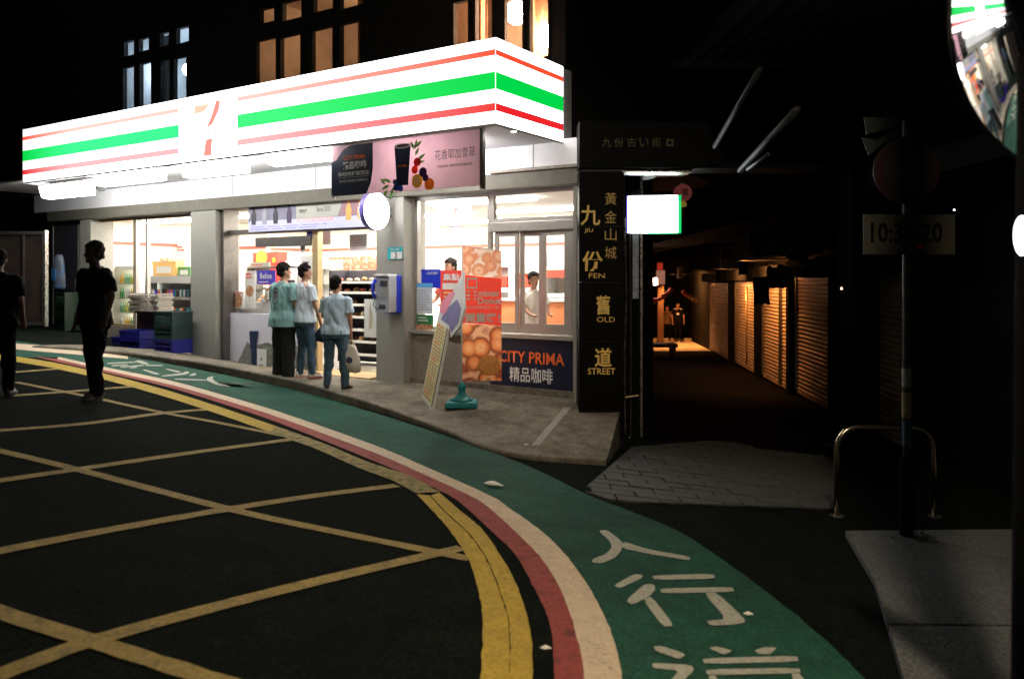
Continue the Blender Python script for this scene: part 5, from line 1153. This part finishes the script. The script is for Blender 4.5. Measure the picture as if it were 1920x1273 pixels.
# ------------------------------------------------------------------ old street gate at the alley mouth
gp = at(1128, 760, 9.9); sc_ = 9.9/F
def gx(px): return (px-1128)*sc_
def gz(py): return ZC-(py-HY)*sc_
blk = mat('polished_black_stone', (.003,.003,.0025), .6, .35, 5, spec=.08)
gate = thing('street_gate', 'black stone gate pillar and lintel with gold characters at the alley mouth', 'gate', (gp.x, gp.y, 0), 0)
for i, (za, zb_) in enumerate(((760, 640), (638, 530), (528, 425), (423, 322))):
    part('stone_block', MB().box(gx(1086), gx(1170), 0, .5, gz(za)-(.4 if i == 0 else 0), gz(zb_)), blk, gate, bevel=.001)
part('stone_recess', MB().box(gx(1090), gx(1166), .02, .48, gz(764), gz(318)), M['ink'], gate)
part('lintel', MB().box(gx(1086), gx(1620), -.02, .5, gz(316), gz(228)), blk, gate, bevel=.006)
part('lintel_edge', MB().box(gx(1168), gx(1300), .06, .36, gz(322), gz(317.5)), M['steel'], gate)
part('far_pillar', MB().box(gx(1598), gx(1650), 0, .5, -1.6, gz(317)), blk, gate)
def gt(b, px, py, w_, h_, bold=.01, m='goldtext'): text(b, w_*sc_, h_*sc_, M[m], gate, gx(px), -.002, gz(py), bold)
gt('九', 1107, 404, 37, 38, .015); gt('份', 1111, 490, 38, 38, .02); gt('舊', 1131, 572, 26, 36, .02); gt('道', 1131, 670, 32, 36, .02)
gt('JIU', 1104, 433, 16, 9, 0); gt('FEN', 1119, 517, 30, 9, .0); gt('OLD', 1136, 599, 34, 10, .0); gt('STREET', 1128, 696, 52, 12, .01)
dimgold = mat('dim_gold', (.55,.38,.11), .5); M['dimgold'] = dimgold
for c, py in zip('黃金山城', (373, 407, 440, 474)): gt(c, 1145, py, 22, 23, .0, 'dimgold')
for o in gate.children:
    if o.name.startswith('lettering'): o.location.y = 0
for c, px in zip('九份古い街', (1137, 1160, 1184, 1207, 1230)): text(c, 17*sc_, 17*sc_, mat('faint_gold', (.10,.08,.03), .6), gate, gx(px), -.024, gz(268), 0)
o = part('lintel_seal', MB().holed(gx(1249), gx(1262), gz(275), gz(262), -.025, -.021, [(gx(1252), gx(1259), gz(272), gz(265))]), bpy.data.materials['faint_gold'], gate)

# lit box sign, lantern
bx = at(1224, 402, 10.9); k_ = 10.9/F; hw, hh_ = 46*k_, 35*k_
o = thing('light_box_sign', 'small glowing white box sign with green right edge above the alley mouth', 'sign', bx, R(-8))
part('lit_face', MB().box(-hw, hw, -.002, .05, -hh_, hh_), emis('box_sign_white', (.93, 1, .98), 14), o, bevel=.012)
part('green_edge', MB().box(hw+.001, hw+.045, -.01, .12, -hh_*1.01, hh_*1.01), emis('box_sign_green', (0, .7, .16), 1.0), o, bevel=.004)
part('green_edge', MB().box(-hw*.2, hw, -.01, .1, -hh_-.012, -hh_-.001), emis('box_sign_green_low', (0, .6, .2), .7), o)
part('violet_edge', MB().box(-hw-.02, -hw-.001, -.01, .12, -hh_*1.01, hh_*1.01), emis('box_sign_violet', (.22, .22, 1), .9), o, bevel=.004)
part('back_box', MB().box(-hw, hw, .051, .14, -hh_, hh_), M['band'], o)
part('bracket', MB().tube([(-hw, .08, .1), (-hw-.25, .1, .25)], .012).tube([(-hw*.5, .08, hh_), (-hw*.9, .08, hh_+.3)], .012), M['steel'], o)
lp = at(1280, 362, 12.0); o = thing('paper_lantern', 'round pale red paper lantern hanging beside the glowing box sign', 'lantern', lp)
lm = mat('lantern_paper', (.55,.13,.11), .6, .2, 14, emit=(.6,.13,.12), es=.12)
rr_ = .135; ps = [(max(.03, rr_*math.cos(a)*(1+.03*(i % 2))), rr_*.95*math.sin(a)) for i, a in enumerate([math.pi*(-.42+.84*j/16) for j in range(17)])]
part('lantern_body', MB().lathe(ps, 22), lm, o, True)
part('top_ring', MB().lathe([(.04, .122), (.04, .145), (.0, .146)], 12), M['gold'], o); part('tassel_cap', MB().lathe([(.0, -.21), (.055, -.20), (.06, -.165), (.045, -.128), (0, -.127)], 12), mat('lantern_yellow', (.6,.5,.05), .6, emit=(.5,.42,.05), es=.25), o, True)
part('tassel', MB().tube([(0, 0, -.21), (0, 0, -.42)], [.018, .010], 6), M['redprint'], o); part('hanging_wire', MB().tube([(0, 0, .14), (0, 0, .6)], .004, 5), M['metal'], o)
text('福', .09, .11, M['maroon'], o, 0, -.142, 0, .01)

# shopfront edge left inside the alley
k0 = at(1172, 800, 10.95)
o = thing('alley_shop_front', 'dark steel shopfront edge with a pale vertical strip left of the alley', 'shop front', (k0.x, 10.95, -.9))
a_ = 10.95/F
part('wall_panel', MB().box(0, .20, 0, .08, 0, 3.85), M['dark'], o); part('corner_strip', MB().box(.20, .232, -.02, .1, 0, 3.84), M['steel'], o)
part('side_wall', MB().box(.02, .20, .082, 26, -.6, 3.85), M['dark'], o)
part('notice_strip', MB().box(.10, .18, -.01, -.001, 2.13, 2.98), mat('blue_notice', (.35,.42,.55), .6, .5, 14), o)
part('cable', MB().tube([(.0, -.03, 0), (-.01, -.035, 1.4), (.015, -.03, 2.2), (-.01, -.03, 3.2)], .012, 6), M['steel'], o)
part('cable', MB().tube([(.07, -.03, 0), (.075, -.03, 1.9), (.06, -.03, 3.2)], .009, 6), M['metal'], o)
part('sheet_edge', MB().box(.20, .215, .25, 3.0, .8, 2.9), mat('plastic_sheet', (.25,.3,.35), .3, .4, 10, .8, 14), o)
part('alley_soffit', MB().box(-.0, .95, -.1, .9, 3.86, 3.88), M['band'], o)
part('round_lamp', MB().ball((.31, .3, 3.80), .16, .16, .05), M['wht'], o, True)
part('door_handle', MB().tube([(.0, -.06, .82), (.17, -.09, .85)], .014, 8), M['gold'], o)
structure('alley_left_ground', MB().box(1.2, 1.5, 9.8, 10.9, -.6, -.55), M['dark'])

# ------------------------------------------------------------------ shutters down the right side of the alley
def wallx(y): return 5.85+(y-15.4)*.0966
CORR = mat('shutter_steel', (.46,.36,.26), .42, .3, 5, metal=.3)
def shutter(label, px0, px1, z0, z1):
    r0, r1 = (px0-CX)/F, (px1-CX)/F
    def ysolve(r): return (5.85-15.4*.0966)/(r-.0966)
    ya, yb = ysolve(r0), ysolve(r1)   # ya far, yb near
    a = Vector((wallx(ya), ya, 0)); b = Vector((wallx(yb), yb, 0)); L_ = (a-b).length; rz = math.atan2(a.y-b.y, a.x-b.x)
    gzz = ground(b.x, b.y)
    o = thing('roller_shutter', label, 'shutter', (b.x, b.y, gzz), rz, 'closed roller shutters along the alley')
    n = int((z1-z0)/.085); prof = []
    for i in range(n): z = z0+i*.085; prof += [(.0, z), (-.001+.032, z+.03), (.032, z+.055), (.0, z+.078)]
    vs = []; f = []
    for y_, z in prof: vs += [(.03, y_, z), (L_-.03, y_, z)]
    for i in range(len(prof)-1): f.append((2*i, 2*i+1, 2*i+3, 2*i+2))
    s_ = part('slats', MB().add(vs, f), CORR, o, kind='stuff')
    for x in (0, L_-.03): part('guide_rail', MB().box(x, x+.03, -.02, .07, z0, z1), M['metal'], o)
    part('bottom_bar', MB().box(.03, L_-.03, -.01, .04, z0-.05, z0-.001), CORR, o)
    part('shutter_box', MB().box(-.02, L_+.02, -.05, .3, z1+.002, z1+.3), M['dark'], o)
    return o, ya, yb
SHU = [(1331,1371,'farthest'),(1382,1421,'second farthest'),(1434,1466,'narrow third'),(1468,1484,'very narrow'),(1497,1560,'fifth, half dark'),(1615,1700,'nearest, nearly black')]
CORR.node_tree.nodes['Principled BSDF'].inputs['Specular IOR Level'].default_value = .3
for a, b, nm in SHU: shutter(nm+' roller shutter on the right side of the alley', a, b, .1, 2.5 if a > 1330 else 2.7)
# wall behind the shutters, storey above, ceiling of the covered alley
wy = [5.5, 9, 14, 20, 28, 37]
def wallrow(off): return [(wallx(y)+off, y) for y in wy]
structure_wall = thing('alley_building', 'long dark building with closed shutters along the right side of the alley', 'building', (5.9, 15, -1))
vs = []
for (x, y) in wallrow(.12): vs += [(x-5.9, y-15, -.9), (x-5.9, y-15, 8)]
WL = mat('alley_wall', (.015,.0145,.013), .85, .35, 3, .5, 30)
part('wall', MB().add(vs, [(2*i, 2*i+2, 2*i+3, 2*i+1) for i in range(len(wy)-1)]), M['dark'], structure_wall)
part('upper_wall', MB().box(-.6, 6, -9.6, -9.3, 4.0, 9), M['pitch'], structure_wall)
part('awning_slab', MB().box(-1.6, .3, -8.5, 20, 3.62, 3.75), M['dark'], structure_wall)
part('awning_edge', MB().box(-1.65, -1.601, -8.5, 20, 3.55, 3.8), M['pitch'], structure_wall)
part('alley_end_wall', MB().box(-3.2, 4, 24.5, 24.8, -1, 6), M['dark'], structure_wall)
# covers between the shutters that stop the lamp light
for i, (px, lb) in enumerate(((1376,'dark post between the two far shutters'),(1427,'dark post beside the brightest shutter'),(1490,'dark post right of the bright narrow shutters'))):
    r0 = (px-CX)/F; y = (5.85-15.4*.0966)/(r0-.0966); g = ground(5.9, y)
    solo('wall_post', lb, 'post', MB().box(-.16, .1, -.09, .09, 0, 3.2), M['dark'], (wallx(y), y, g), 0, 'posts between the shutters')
# drain-pipe like yellow strip between shutters
p = at(1378, 600, 22.5); solo('downpipe', 'thin yellowish pipe between the two far shutters', 'pipe', MB().tube([(0, 0, -1.2), (0, 0, .9)], .03), M['gold'], (wallx(22.5)-.15, 22.3, p.z), smooth=True)
# warm alley lamps under the awning; shades and wide top plates added to block their light
def alley_lamp(label, x, y, z, k_, r=.09, col=(1,.37,.10)):
    o = thing('alley_lamp', label, 'lamp', (x, y, z), 0, 'warm lamps hanging in the alley')
    part('bulb', MB().ball((0, 0, -.02), r, r, r, 12, 8), emis('warm_bulb_%d' % len(bpy.data.materials), col, k_), o, True)
    rs = [[(q*r*2*math.cos(a), q*r*2*math.sin(a), z) for q in (1, 1.06) for z in (-.17, .15)] for a in [R(75+225*i/14) for i in range(15)]]
    part('shade', MB().rings([[p[0], p[2], p[3], p[1]] for p in rs]), M['dark'], o); part('light_stop_plate', MB().box(-.14, .62, -1.8, 1.2, .155, .165), M['dark'], o)
    part('cord', MB().tube([(0, 0, .16), (0, 0, .8)], .006, 5), M['metal'], o)
alley_lamp('warm lamp under the awning in front of the bright shutters', 5.35, 18.9, 1.75, 3200, .06)
alley_lamp('warm lamp farther down the covered alley', 5.75, 22.6, 1.6, 2200, .06)
alley_lamp('warm lamp at the far end of the alley above the walkers', 6.6, 33.6, 1.5, 2600, .09)
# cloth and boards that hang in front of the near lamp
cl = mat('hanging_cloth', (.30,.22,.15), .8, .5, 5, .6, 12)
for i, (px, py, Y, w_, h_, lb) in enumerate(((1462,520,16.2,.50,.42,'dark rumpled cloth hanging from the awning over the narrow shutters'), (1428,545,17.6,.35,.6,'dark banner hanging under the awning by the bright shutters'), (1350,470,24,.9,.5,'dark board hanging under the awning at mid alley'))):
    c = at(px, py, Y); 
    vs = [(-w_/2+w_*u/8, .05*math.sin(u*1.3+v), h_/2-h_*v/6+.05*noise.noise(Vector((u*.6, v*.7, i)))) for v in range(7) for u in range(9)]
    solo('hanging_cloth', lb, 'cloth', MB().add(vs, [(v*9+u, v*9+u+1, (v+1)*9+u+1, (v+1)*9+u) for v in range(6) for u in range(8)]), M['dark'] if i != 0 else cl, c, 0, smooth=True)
for i, (px, py, Y, lb) in enumerate(((1447,468,15.6,'small pale bundle catching lamp light on the awning edge, left one'),(1470,470,15.6,'crumpled pale sheet catching lamp light on the awning edge, right one'))):
    c = at(px, py, Y); mb = MB().ball((0, 0, 0), .10+.08*i, .07, .06+.05*i, 12, 8); o = solo('cloth_bundle', lb, 'cloth', mb, cl, c, 0, smooth=True)
    for v in o.data.vertices: v.co *= 1+.5*noise.noise(v.co*9+Vector((i, 0, 0)))
# far signs and lanterns at the end of the alley
def fsign(name, label, px, py, Y, w_, h_, m, cat='sign', shape='box'):
    c = at(px, py, Y); k_ = Y/F; o = thing(name, label, cat, c)
    if shape == 'box': part('sign_face', MB().box(-w_*k_/2, w_*k_/2, 0, .08, -h_*k_/2, h_*k_/2), m, o, bevel=.02); part('frame', MB().box(-w_*k_/2-.02, w_*k_/2+.02, .082, .12, -h_*k_/2-.02, h_*k_/2+.02), M['metal'], o)
    return o
fsign('lit_sign', 'glowing pinkish white sign at the far left of the alley', 1222, 528, 30, 22, 13, emis('far_sign', (1,.55,.36), 45))
fsign('hanging_sign', 'pale hanging sign board with red edge above the far walkers', 1239, 520, 31, 16, 26, mat('far_board', (.6,.4,.32), .7, .4, 6, emit=(1,.45,.3), es=.25));  # weak glow put into the board colour so that it looks lit
fsign('red_sign', 'small red banner hanging at the far end of the alley', 1238, 502, 32, 10, 18, mat('far_red', (.6,.06,.03), .7, .2, 6, emit=(.9,.06,.03), es=.35))  # weak glow put into the banner colour, no lamp inside
fsign('small_hanging_sign', 'small pale hanging sign right of the far glowing sign', 1276, 512, 30, 9, 20, mat('far_board2', (.25,.2,.16), .7, .3, 6))
for i, (px, py, w_, a) in enumerate(((1218,568,20,.2),(1236,558,26,.5),(1250,548,20,.9),(1287,550,14,-.9),(1300,558,22,-.7))):
    c = at(px, py, 29.5); o = thing('hanging_garland', ['far left','left of the walkers','just above the walkers','right of the walkers','rightmost'][i]+' orange-red cloth swag lit at the alley end', 'decoration', c, 0, 'red swags at the alley end')
    k_ = 29.5/F; mb = MB(); n = 9
    mb.tube([((u-.5)*w_*k_, .0, math.tan(a)*(u-.5)*w_*k_*.6-.06*math.sin(u*3.14)) for u in [j/n for j in range(n+1)]], [.05+.04*math.sin(j*1.9+i)**2 for j in range(n+1)], 7)
    part('swag', mb, mat('swag', ((.75,.13,.05),(.9,.5,.3))[i in (0, 4)], .6, .5, 5), o, True)
structure('alley_end_lit_floor', MB().add([(x, y, ground(x, y)+.014) for y in (30.5, 36.55) for x in (4.2, 8.2)], [(0, 1, 3, 2)]), mat('painted_lit_floor', (.7,.58,.42), .8, .25, 3))  # paler sheet, lamplight on the far floor put into its colour
structure('alley_end_lit_strip', MB().box(5.2, 8.6, 36.6, 36.9, -1.6, -1.18), mat('painted_lit_strip', (.5,.38,.26), .7, .2, 3))  # raised box whose pale colour imitates the bright strip of lit floor
o = solo('display_table', 'dark low table standing at the left side of the far alley', 'table', MB().box(-.9, .6, -.4, .4, .0, .12).box(-.85, -.75, -.35, .35, -.35, -.001).box(.45, .55, -.35, .35, -.35, -.001), M['ink'], at(1233, 650, 27.5))
wd = at(1257, 600, 33); solo('wooden_post', 'brown wooden post behind the far walkers', 'post', MB().box(-.12, .12, 0, .2, -1.4, 1.6), mat('brown_post', (.10,.05,.022), .7), (at(1239, 600, 34).x, 34, 0))
# far walkers
def far_person(label, px, pyf, pyt, Y, face, sh, pa, J, **k_):
    p = at(px, pyf, Y); h_ = (pyf-pyt)*Y/F
    return person(label, (p.x, p.y, p.z), h_, face, sh, pa, dshoe, J, vox=.022, **k_)
jersey = mat('black_jersey', (.004,.004,.005), .9, spec=.1)
Jf = {'la': [(-.185,0,1.41), (-.25,.02,1.16), (-.27,.03,.92), (0,.1,-1)], 'ra': [(.185,0,1.41), (.26,.0,1.16), (.24,.10,.93), (0,.2,-1)], 'll': [(-.085,0,.90), (-.10,.01,.50), (-.13,.05,.085), .1], 'rl': [(.085,0,.90), (.10,.04,.50), (.11,-.06,.085), -.1]}
fm = far_person('far walker in a black jersey with white shoulder stripes coming down the alley', 1271, 641, 568, 36.0, R(170), jersey, BK, Jf)
sh_ = [c for c in fm.children if c.name.startswith('shirt')][0]
part('white_print', MB().box(-.06, .06, .135, .15, 1.22, 1.30), M['paper'], sh_)
for sx in (-1, 1):
    part('shoulder_stripe', MB().tube([(sx*.09, .03, 1.49), (sx*.17, .03, 1.475), (sx*.235, .03, 1.40)], .018, 6), M['paper'], sh_); part('sleeve_trim', MB().tube([(sx*.30, .0, 1.20), (sx*.19, .0, 1.21)], .02, 6), M['paper'], sh_)
far_person('far walker in a brown top beside the one in the black jersey', 1251, 640, 573, 36.6, R(160), mat('brown_top', (.12,.07,.04), .8), BK, Jf)
far_person('dark woman standing in profile at the left side of the far alley', 1216, 655, 558, 27.0, R(80), mat('dark_dress', (.02,.012,.01), .8), BK, {**J5, 'pk': 1.1}, skin=SKIN, long_shirt=.2)

# ------------------------------------------------------------------ overhead pieces by the alley
def bar(name, label, cat, a, b, r, m): 
    a, b = Vector(a), Vector(b); return solo(name, label, cat, MB().tube([Vector((0, 0, 0)), b-a], r, 8), m, a, smooth=True)
bar('tube_lamp', 'short unlit white tube lamp slanting under the canopy right of the gate', 'lamp', at(1402, 318, 9.0), at(1440, 290, 8.4), .022, mat('unlit_tube', (.09,.10,.12), .5))
bar('canopy_beam', 'long grey steel beam slanting up over the alley mouth', 'beam', at(1388, 320, 9.2), at(1495, 205, 7.2), .035, mat('beam_grey', (.012,.013,.014), .6, .3, 5))
bar('canopy_beam', 'thin second steel beam above the tube lamp', 'beam', at(1340, 275, 9.4), at(1425, 130, 7.4), .03, mat('beam_grey_dark', (.007,.0075,.0075), .6, .3, 5))
cn = thing('canopy', 'dark corrugated canopy sheet over the right side of the alley mouth', 'canopy', (4.2, 8.2, 3.9))
vs = [(x*.11-2.2, y, .25*(y+2)/4+(.02 if x % 2 else 0)-.02*x*.05) for y in (-1.6, 2.2) for x in range(41)]
part('sheet', MB().add(vs, [(i, i+1, 42+i, 41+i) for i in range(40)]), mat('near_black_sheet', (.004,.004,.004), .95, spec=.05), cn); part('canopy_rail', MB().tube([(-2.2, -1.6, 0), (2.2, -1.6, -.1)], .03), M['dark'], cn)  # canopy sheet in one even near-black colour

# ------------------------------------------------------------------ sign post with plates, hoop rail
pb = hit(1700, 1020, ground); Yp = pb.y; k_ = Yp/F; pb.z += .05
post = thing('sign_post', 'grey sign post with a no-entry disc and a dim time plate above the hoop rail', 'sign post', pb)
def pz(py): return ZC-(py-HY)*k_-pb.z
def pxx(px): return (px-1700)*k_
wp = mat('worn_post', (.05,.048,.042), .6, .5, 12, spots=(9,.5,.6,(.10,.08,.035)))
part('pole', MB().tube([(0, 0, .01), (-.003, 0, pz(225))], .032, 14), wp, post, True)
part('base_plate', MB().box(-.19, .19, -.12, .12, 0, .018), M['steel'], post, bevel=.004)
for x, y in ((-.15,-.08),(.15,-.08),(-.15,.08),(.15,.08)): part('bolt', MB().lathe([(.014, .018), (.014, .034), (.0, .036)], 8, (x, y)), M['steel'], post)
part('blue_tape', MB().tube([(0, 0, pz(835)), (0, 0, pz(790))], .036, 14), mat('blue_tape', (.05,.11,.17), .6), post)
part('sticker_wrap', MB().tube([(0, 0, pz(782)), (0, 0, pz(735))], .038, 14), mat('sticker', (.32,.25,.10), .6, .5, 30), post)
part('sticker_wrap', MB().tube([(0, 0, pz(725)), (0, 0, pz(690))], .0375, 14), mat('sticker2', (.35,.33,.28), .6, .6, 40), post)
part('ribbed_sleeve', MB().lathe([(.05+.006*(i % 2), .02+i*.022) for i in range(30)], 14), M['dark'], post)
tpz = [pz(478), pz(403)]
tp_ = part('time_plate', MB().box(pxx(1614), pxx(1785), -.05, -.04, tpz[0], tpz[1]), mat('dim_plate', (.038,.034,.02), .6, .25, 8), post, bevel=.004)
part('plate_border', MB().holed(pxx(1617), pxx(1782), tpz[0]+.01, tpz[1]-.01, -.0525, -.0505, [(pxx(1620), pxx(1779), tpz[0]+.022, tpz[1]-.022)]), M['ink'], tp_)
text('10:30-20', 133*k_, 38*k_, M['pitch'], tp_, pxx(1694), -.051, pz(437), .02)
text('僅週六日例假日', 90*k_, 9*k_, M['ink'], tp_, pxx(1680), -.051, pz(466), 0); part('red_mark', MB().disc((pxx(1719), pz(463)), .02, -.053, -.051, 14), M['redprint'], tp_)
rd_ = part('no_entry_disc', MB().disc((pxx(1695), pz(322)), 62*k_, -.045, -.038, 36), mat('dim_red', (.02,.002,.004), .5, .2, 8), post)
part('disc_face', MB().disc((pxx(1697), pz(322)), 44*k_, -.049, -.0455, 32), mat('dim_disc', (.015,.015,.013), .6, .4, 16), rd_)
part('disc_bar', MB().box(pxx(1672), pxx(1722), -.052, -.0495, pz(330), pz(314)), M['ink'], rd_)
o = thing('back_sign', 'greenish pale sign piece behind the no-entry disc', 'sign', at(1655, 250, 7.6)); kk = 7.6/F
part('upper_plate', MB().prism([(-35*kk, 30*kk), (28*kk, 30*kk), (38*kk, 14*kk), (-30*kk, -2*kk)], 0, .01), mat('pale_plate', (.05,.06,.055), .6, .2, 9), o)
part('lower_plate', MB().prism([(-38*kk, -8*kk), (-10*kk, -12*kk), (36*kk, 12*kk), (30*kk, -2*kk), (-5*kk, -24*kk), (-25*kk, -42*kk)], .012, .02), bpy.data.materials['pale_plate'], o)
la = hit(1569, 968, ground)
rw = (1752-1569)*la.y/F; hu = (968-800)*la.y/F; hp_ = []
for i in range(0, 9): a = math.pi-math.pi/2*i/8; hp_.append((.2+.2*math.cos(a), 0, hu-.2+.2*math.sin(a)))
for i in range(0, 9): a = math.pi/2-math.pi/2*i/8; hp_.append((rw-.2+.2*math.cos(a), 0, hu-.2+.2*math.sin(a)))
brass = mat('polished_hoop', (.42,.34,.24), .22, .1, 6, metal=1)
hr = thing('hoop_rail', 'polished metal hoop rail standing around the sign post', 'rail', (la.x, la.y, la.z))
part('hoop', MB().tube([(0, 0, 0)]+hp_+[(rw, 0, 0)], .026, 14), brass, hr, True)
for x in (0, rw): part('foot_flange', MB().lathe([(.06, .0), (.06, .012), (.03, .014)], 14, (x, 0)), M['steel'], hr)

# right-hand building wall near the post, cables, little lights
o = thing('corner_building', 'dark grey building wall behind the sign post on the right', 'building', (5.0, 9.3, -1))
part('wall', MB().box(.55, 9, 0, .3, 0, 9), M['dark'], o); part('wall_panel', MB().box(.75, 1.5, -.03, -.001, 1.0, 3.0), WL, o); part('wall_ledge', MB().box(.5, 9, -.15, -.002, 4.2, 4.4), M['pitch'], o)
part('wall_panel', MB().box(2.0, 3.6, -.03, -.001, .6, 2.2), WL, o)
back = thing('hillside_building', 'tall unlit building filling the dark behind the alley roofs', 'building', (8, 46, -2)); part('wall', MB().box(-22, 40, 0, 3, 0, 30), M['black'], back); part('roof_slab', MB().box(-23, 41, -.5, 3.5, 30.002, 30.5), M['black'], back)
back = thing('roadside_building', 'tall black building rising above the right of the alley', 'building', (8.9, 10.2, -1)); part('wall', MB().box(0, 30, 0, 28, 0, 16), M['black'], back); part('roof_slab', MB().box(-.3, 30, -.3, 28, 16.002, 16.3), M['black'], back)
back = thing('rear_building', 'tall black building mass rising behind the shop', 'building', (-24, 27, -1)); part('wall', MB().box(-20, 27, 0, 8, 0, 30), M['black'], back); part('roof_slab', MB().box(-20.3, 27.3, -.3, 8, 30.002, 30.3), M['black'], back)
for i, (px, py, Y, r_, c, k2, lb) in enumerate(((1578,541,9.1,.012,(1,.45,.2),14,'tiny orange light dot on the dark wall left of the post'), (1789,394,7.5,.008,(1,1,.95),10,'tiny white light dot beside the time plate'))):
    o = solo('indicator_light', lb, 'light', MB().ball((0, 0, 0), r_, r_, r_, 8, 6), emis('indicator_%d' % i, c, k2), at(px, py, Y), smooth=True)

# ------------------------------------------------------------------ mirror pole with convex mirror and its street lamp
mp = Vector((1.72, 2.62, 0)); gz0 = ground(mp.x, mp.y)
pole = thing('mirror_pole', 'thick black pole at the right edge carrying a convex traffic mirror', 'pole', (mp.x, mp.y, gz0))
part('shaft', MB().lathe([(.115, 0), (.105, 1.0), (.09, 2.6), (.08, 6.0)], 20), M['pitch'], pole, True)
part('base_collar', MB().lathe([(.17, 0), (.17, .05), (.12, .07)], 20), M['pitch'], pole)
part('lamp_arm', MB().tube([(0, 0, 5.9), (-.1, -.3, 6.05), (-.6, -1.5, 6.05)], .035), M['metal'], pole, True)
lh = part('lamp_head', MB().box(-.78, -.52, -2.05, -1.4, 6.0, 6.1), M['grey'], pole, bevel=.02)
part('lamp_glass', MB().box(-.75, -.55, -2.0, -1.45, 5.985, 5.999), emis('street_lamp_glass', (1,.86,.66), 5), lh)
sl = bpy.data.lights.new('street_lamp_light', 'SPOT'); sl.energy = 1500; sl.color = (1, .80, .56); sl.spot_size = R(90); sl.spot_blend = .9; sl.shadow_soft_size = .09
so = bpy.data.objects.new('street_lamp_light', sl); COL.objects.link(so); so.location = (mp.x-.65, mp.y-1.72, gz0+5.95)
so.rotation_euler = (Vector((1.0, 6.2, -.4))-so.location).to_track_quat('-Z', 'Y').to_euler()
mc = at(1992, 20, 2.5); mir = thing('convex_mirror', 'large round convex traffic mirror reflecting the striped shop sign', 'mirror', mc)
MD = Vector((-.97, -.13, -.20)).normalized()  # facing direction
q = MD.to_track_quat('-Y', 'Z'); mir.rotation_mode = 'QUATERNION'; mir.rotation_quaternion = q
Rm = .50; RC = 2.3
part('mirror_face', MB().rings([[(r_*math.cos(a), -(math.sqrt(RC*RC-r_*r_)-math.sqrt(RC*RC-Rm*Rm)), r_*math.sin(a)) for a in [2*math.pi*i/48 for i in range(48)]] for r_ in [.001]+[Rm*j/16 for j in range(1, 17)]], cap=False), M['mirror'], mir, True)
part('rim', MB().rings([[(r_*math.cos(a), y, r_*math.sin(a)) for a in [2*math.pi*i/48 for i in range(48)]] for r_, y in ((Rm, .0), (Rm+.006, -.008), (Rm+.012, 0), (Rm+.012, .05), (.05, .09))], cap=False), M['black'], mir, True)
part('mount_arm', MB().tube([(0, .09, 0), (0, .25, 0)], .03), M['metal'], mir)
o = solo('mirrored_lamp_glow', 'small white glow standing in for a mirrored lamp, by the black pole at the right edge', 'lamp', MB().ball((0, 0, 0), .02, .02, .058, 14, 10), emis('mirrored_lamp_glow', (.85,.9,1), 8), at(1916, 442, 2.45), smooth=True)  # added glow in place of a lamp's reflection in a second mirror

# ------------------------------------------------------------------ litter
p = hit(926, 913, ground); o = solo('crumpled_paper', 'white crumpled paper lying on the green path', 'litter', MB().ball((0, 0, .02), .085, .03, .022, 14, 8), M['paper'], (p.x, p.y, p.z+.01), R(-8), smooth=True)
for v in o.data.vertices: v.co.x += .02*noise.noise(v.co*30); v.co.z = max(.001, v.co.z*(1-.8*max(0, v.co.x/.085)))
p = hit(436, 723, ground); solo('flat_board', 'thin dark flat board lying on the green path beside the far characters', 'litter', MB().add([(-.26, .05, .02), (.0, -.12, .045), (.30, -.02, .02), (.05, .15, .015), (-.26, .05, .012), (.0, -.12, .036), (.30, -.02, .012), (.05, .15, .008)], [(0,1,2,3),(7,6,5,4),(0,4,5,1),(1,5,6,2),(2,6,7,3),(3,7,4,0)]), M['concrete'], (p.x, p.y, p.z+.012))
for px, py, lb, rz in ((986, 836, 'pale curled leaf on the ramp beside the joint strip', .5), (1181, 822, 'small pale leaf at the dark foot of the gate pillar', 1.2), (1402, 1155, 'tiny white scrap beside the middle painted character', -.4), (1022, 1220, 'thin white stick lying across the gap beside the red line', -.3)):
    p = hit(px, py, walk); solo('scrap', lb, 'litter', MB().add([(-0.025, 0.0, 0.004), (0.0, 0.0126, 0.015), (0.03, 0.007, 0.006), (0.0, -0.0084, 0.004), (-0.025, 0.0, 0.001), (0.0, 0.0126, 0.01), (0.03, 0.007, 0.002), (0.0, -0.0084, 0.001)], [(0,1,2,3),(7,6,5,4),(0,4,5,1),(1,5,6,2),(2,6,7,3),(3,7,4,0)]), M['paper'], (p.x, p.y, p.z+.01), rz)
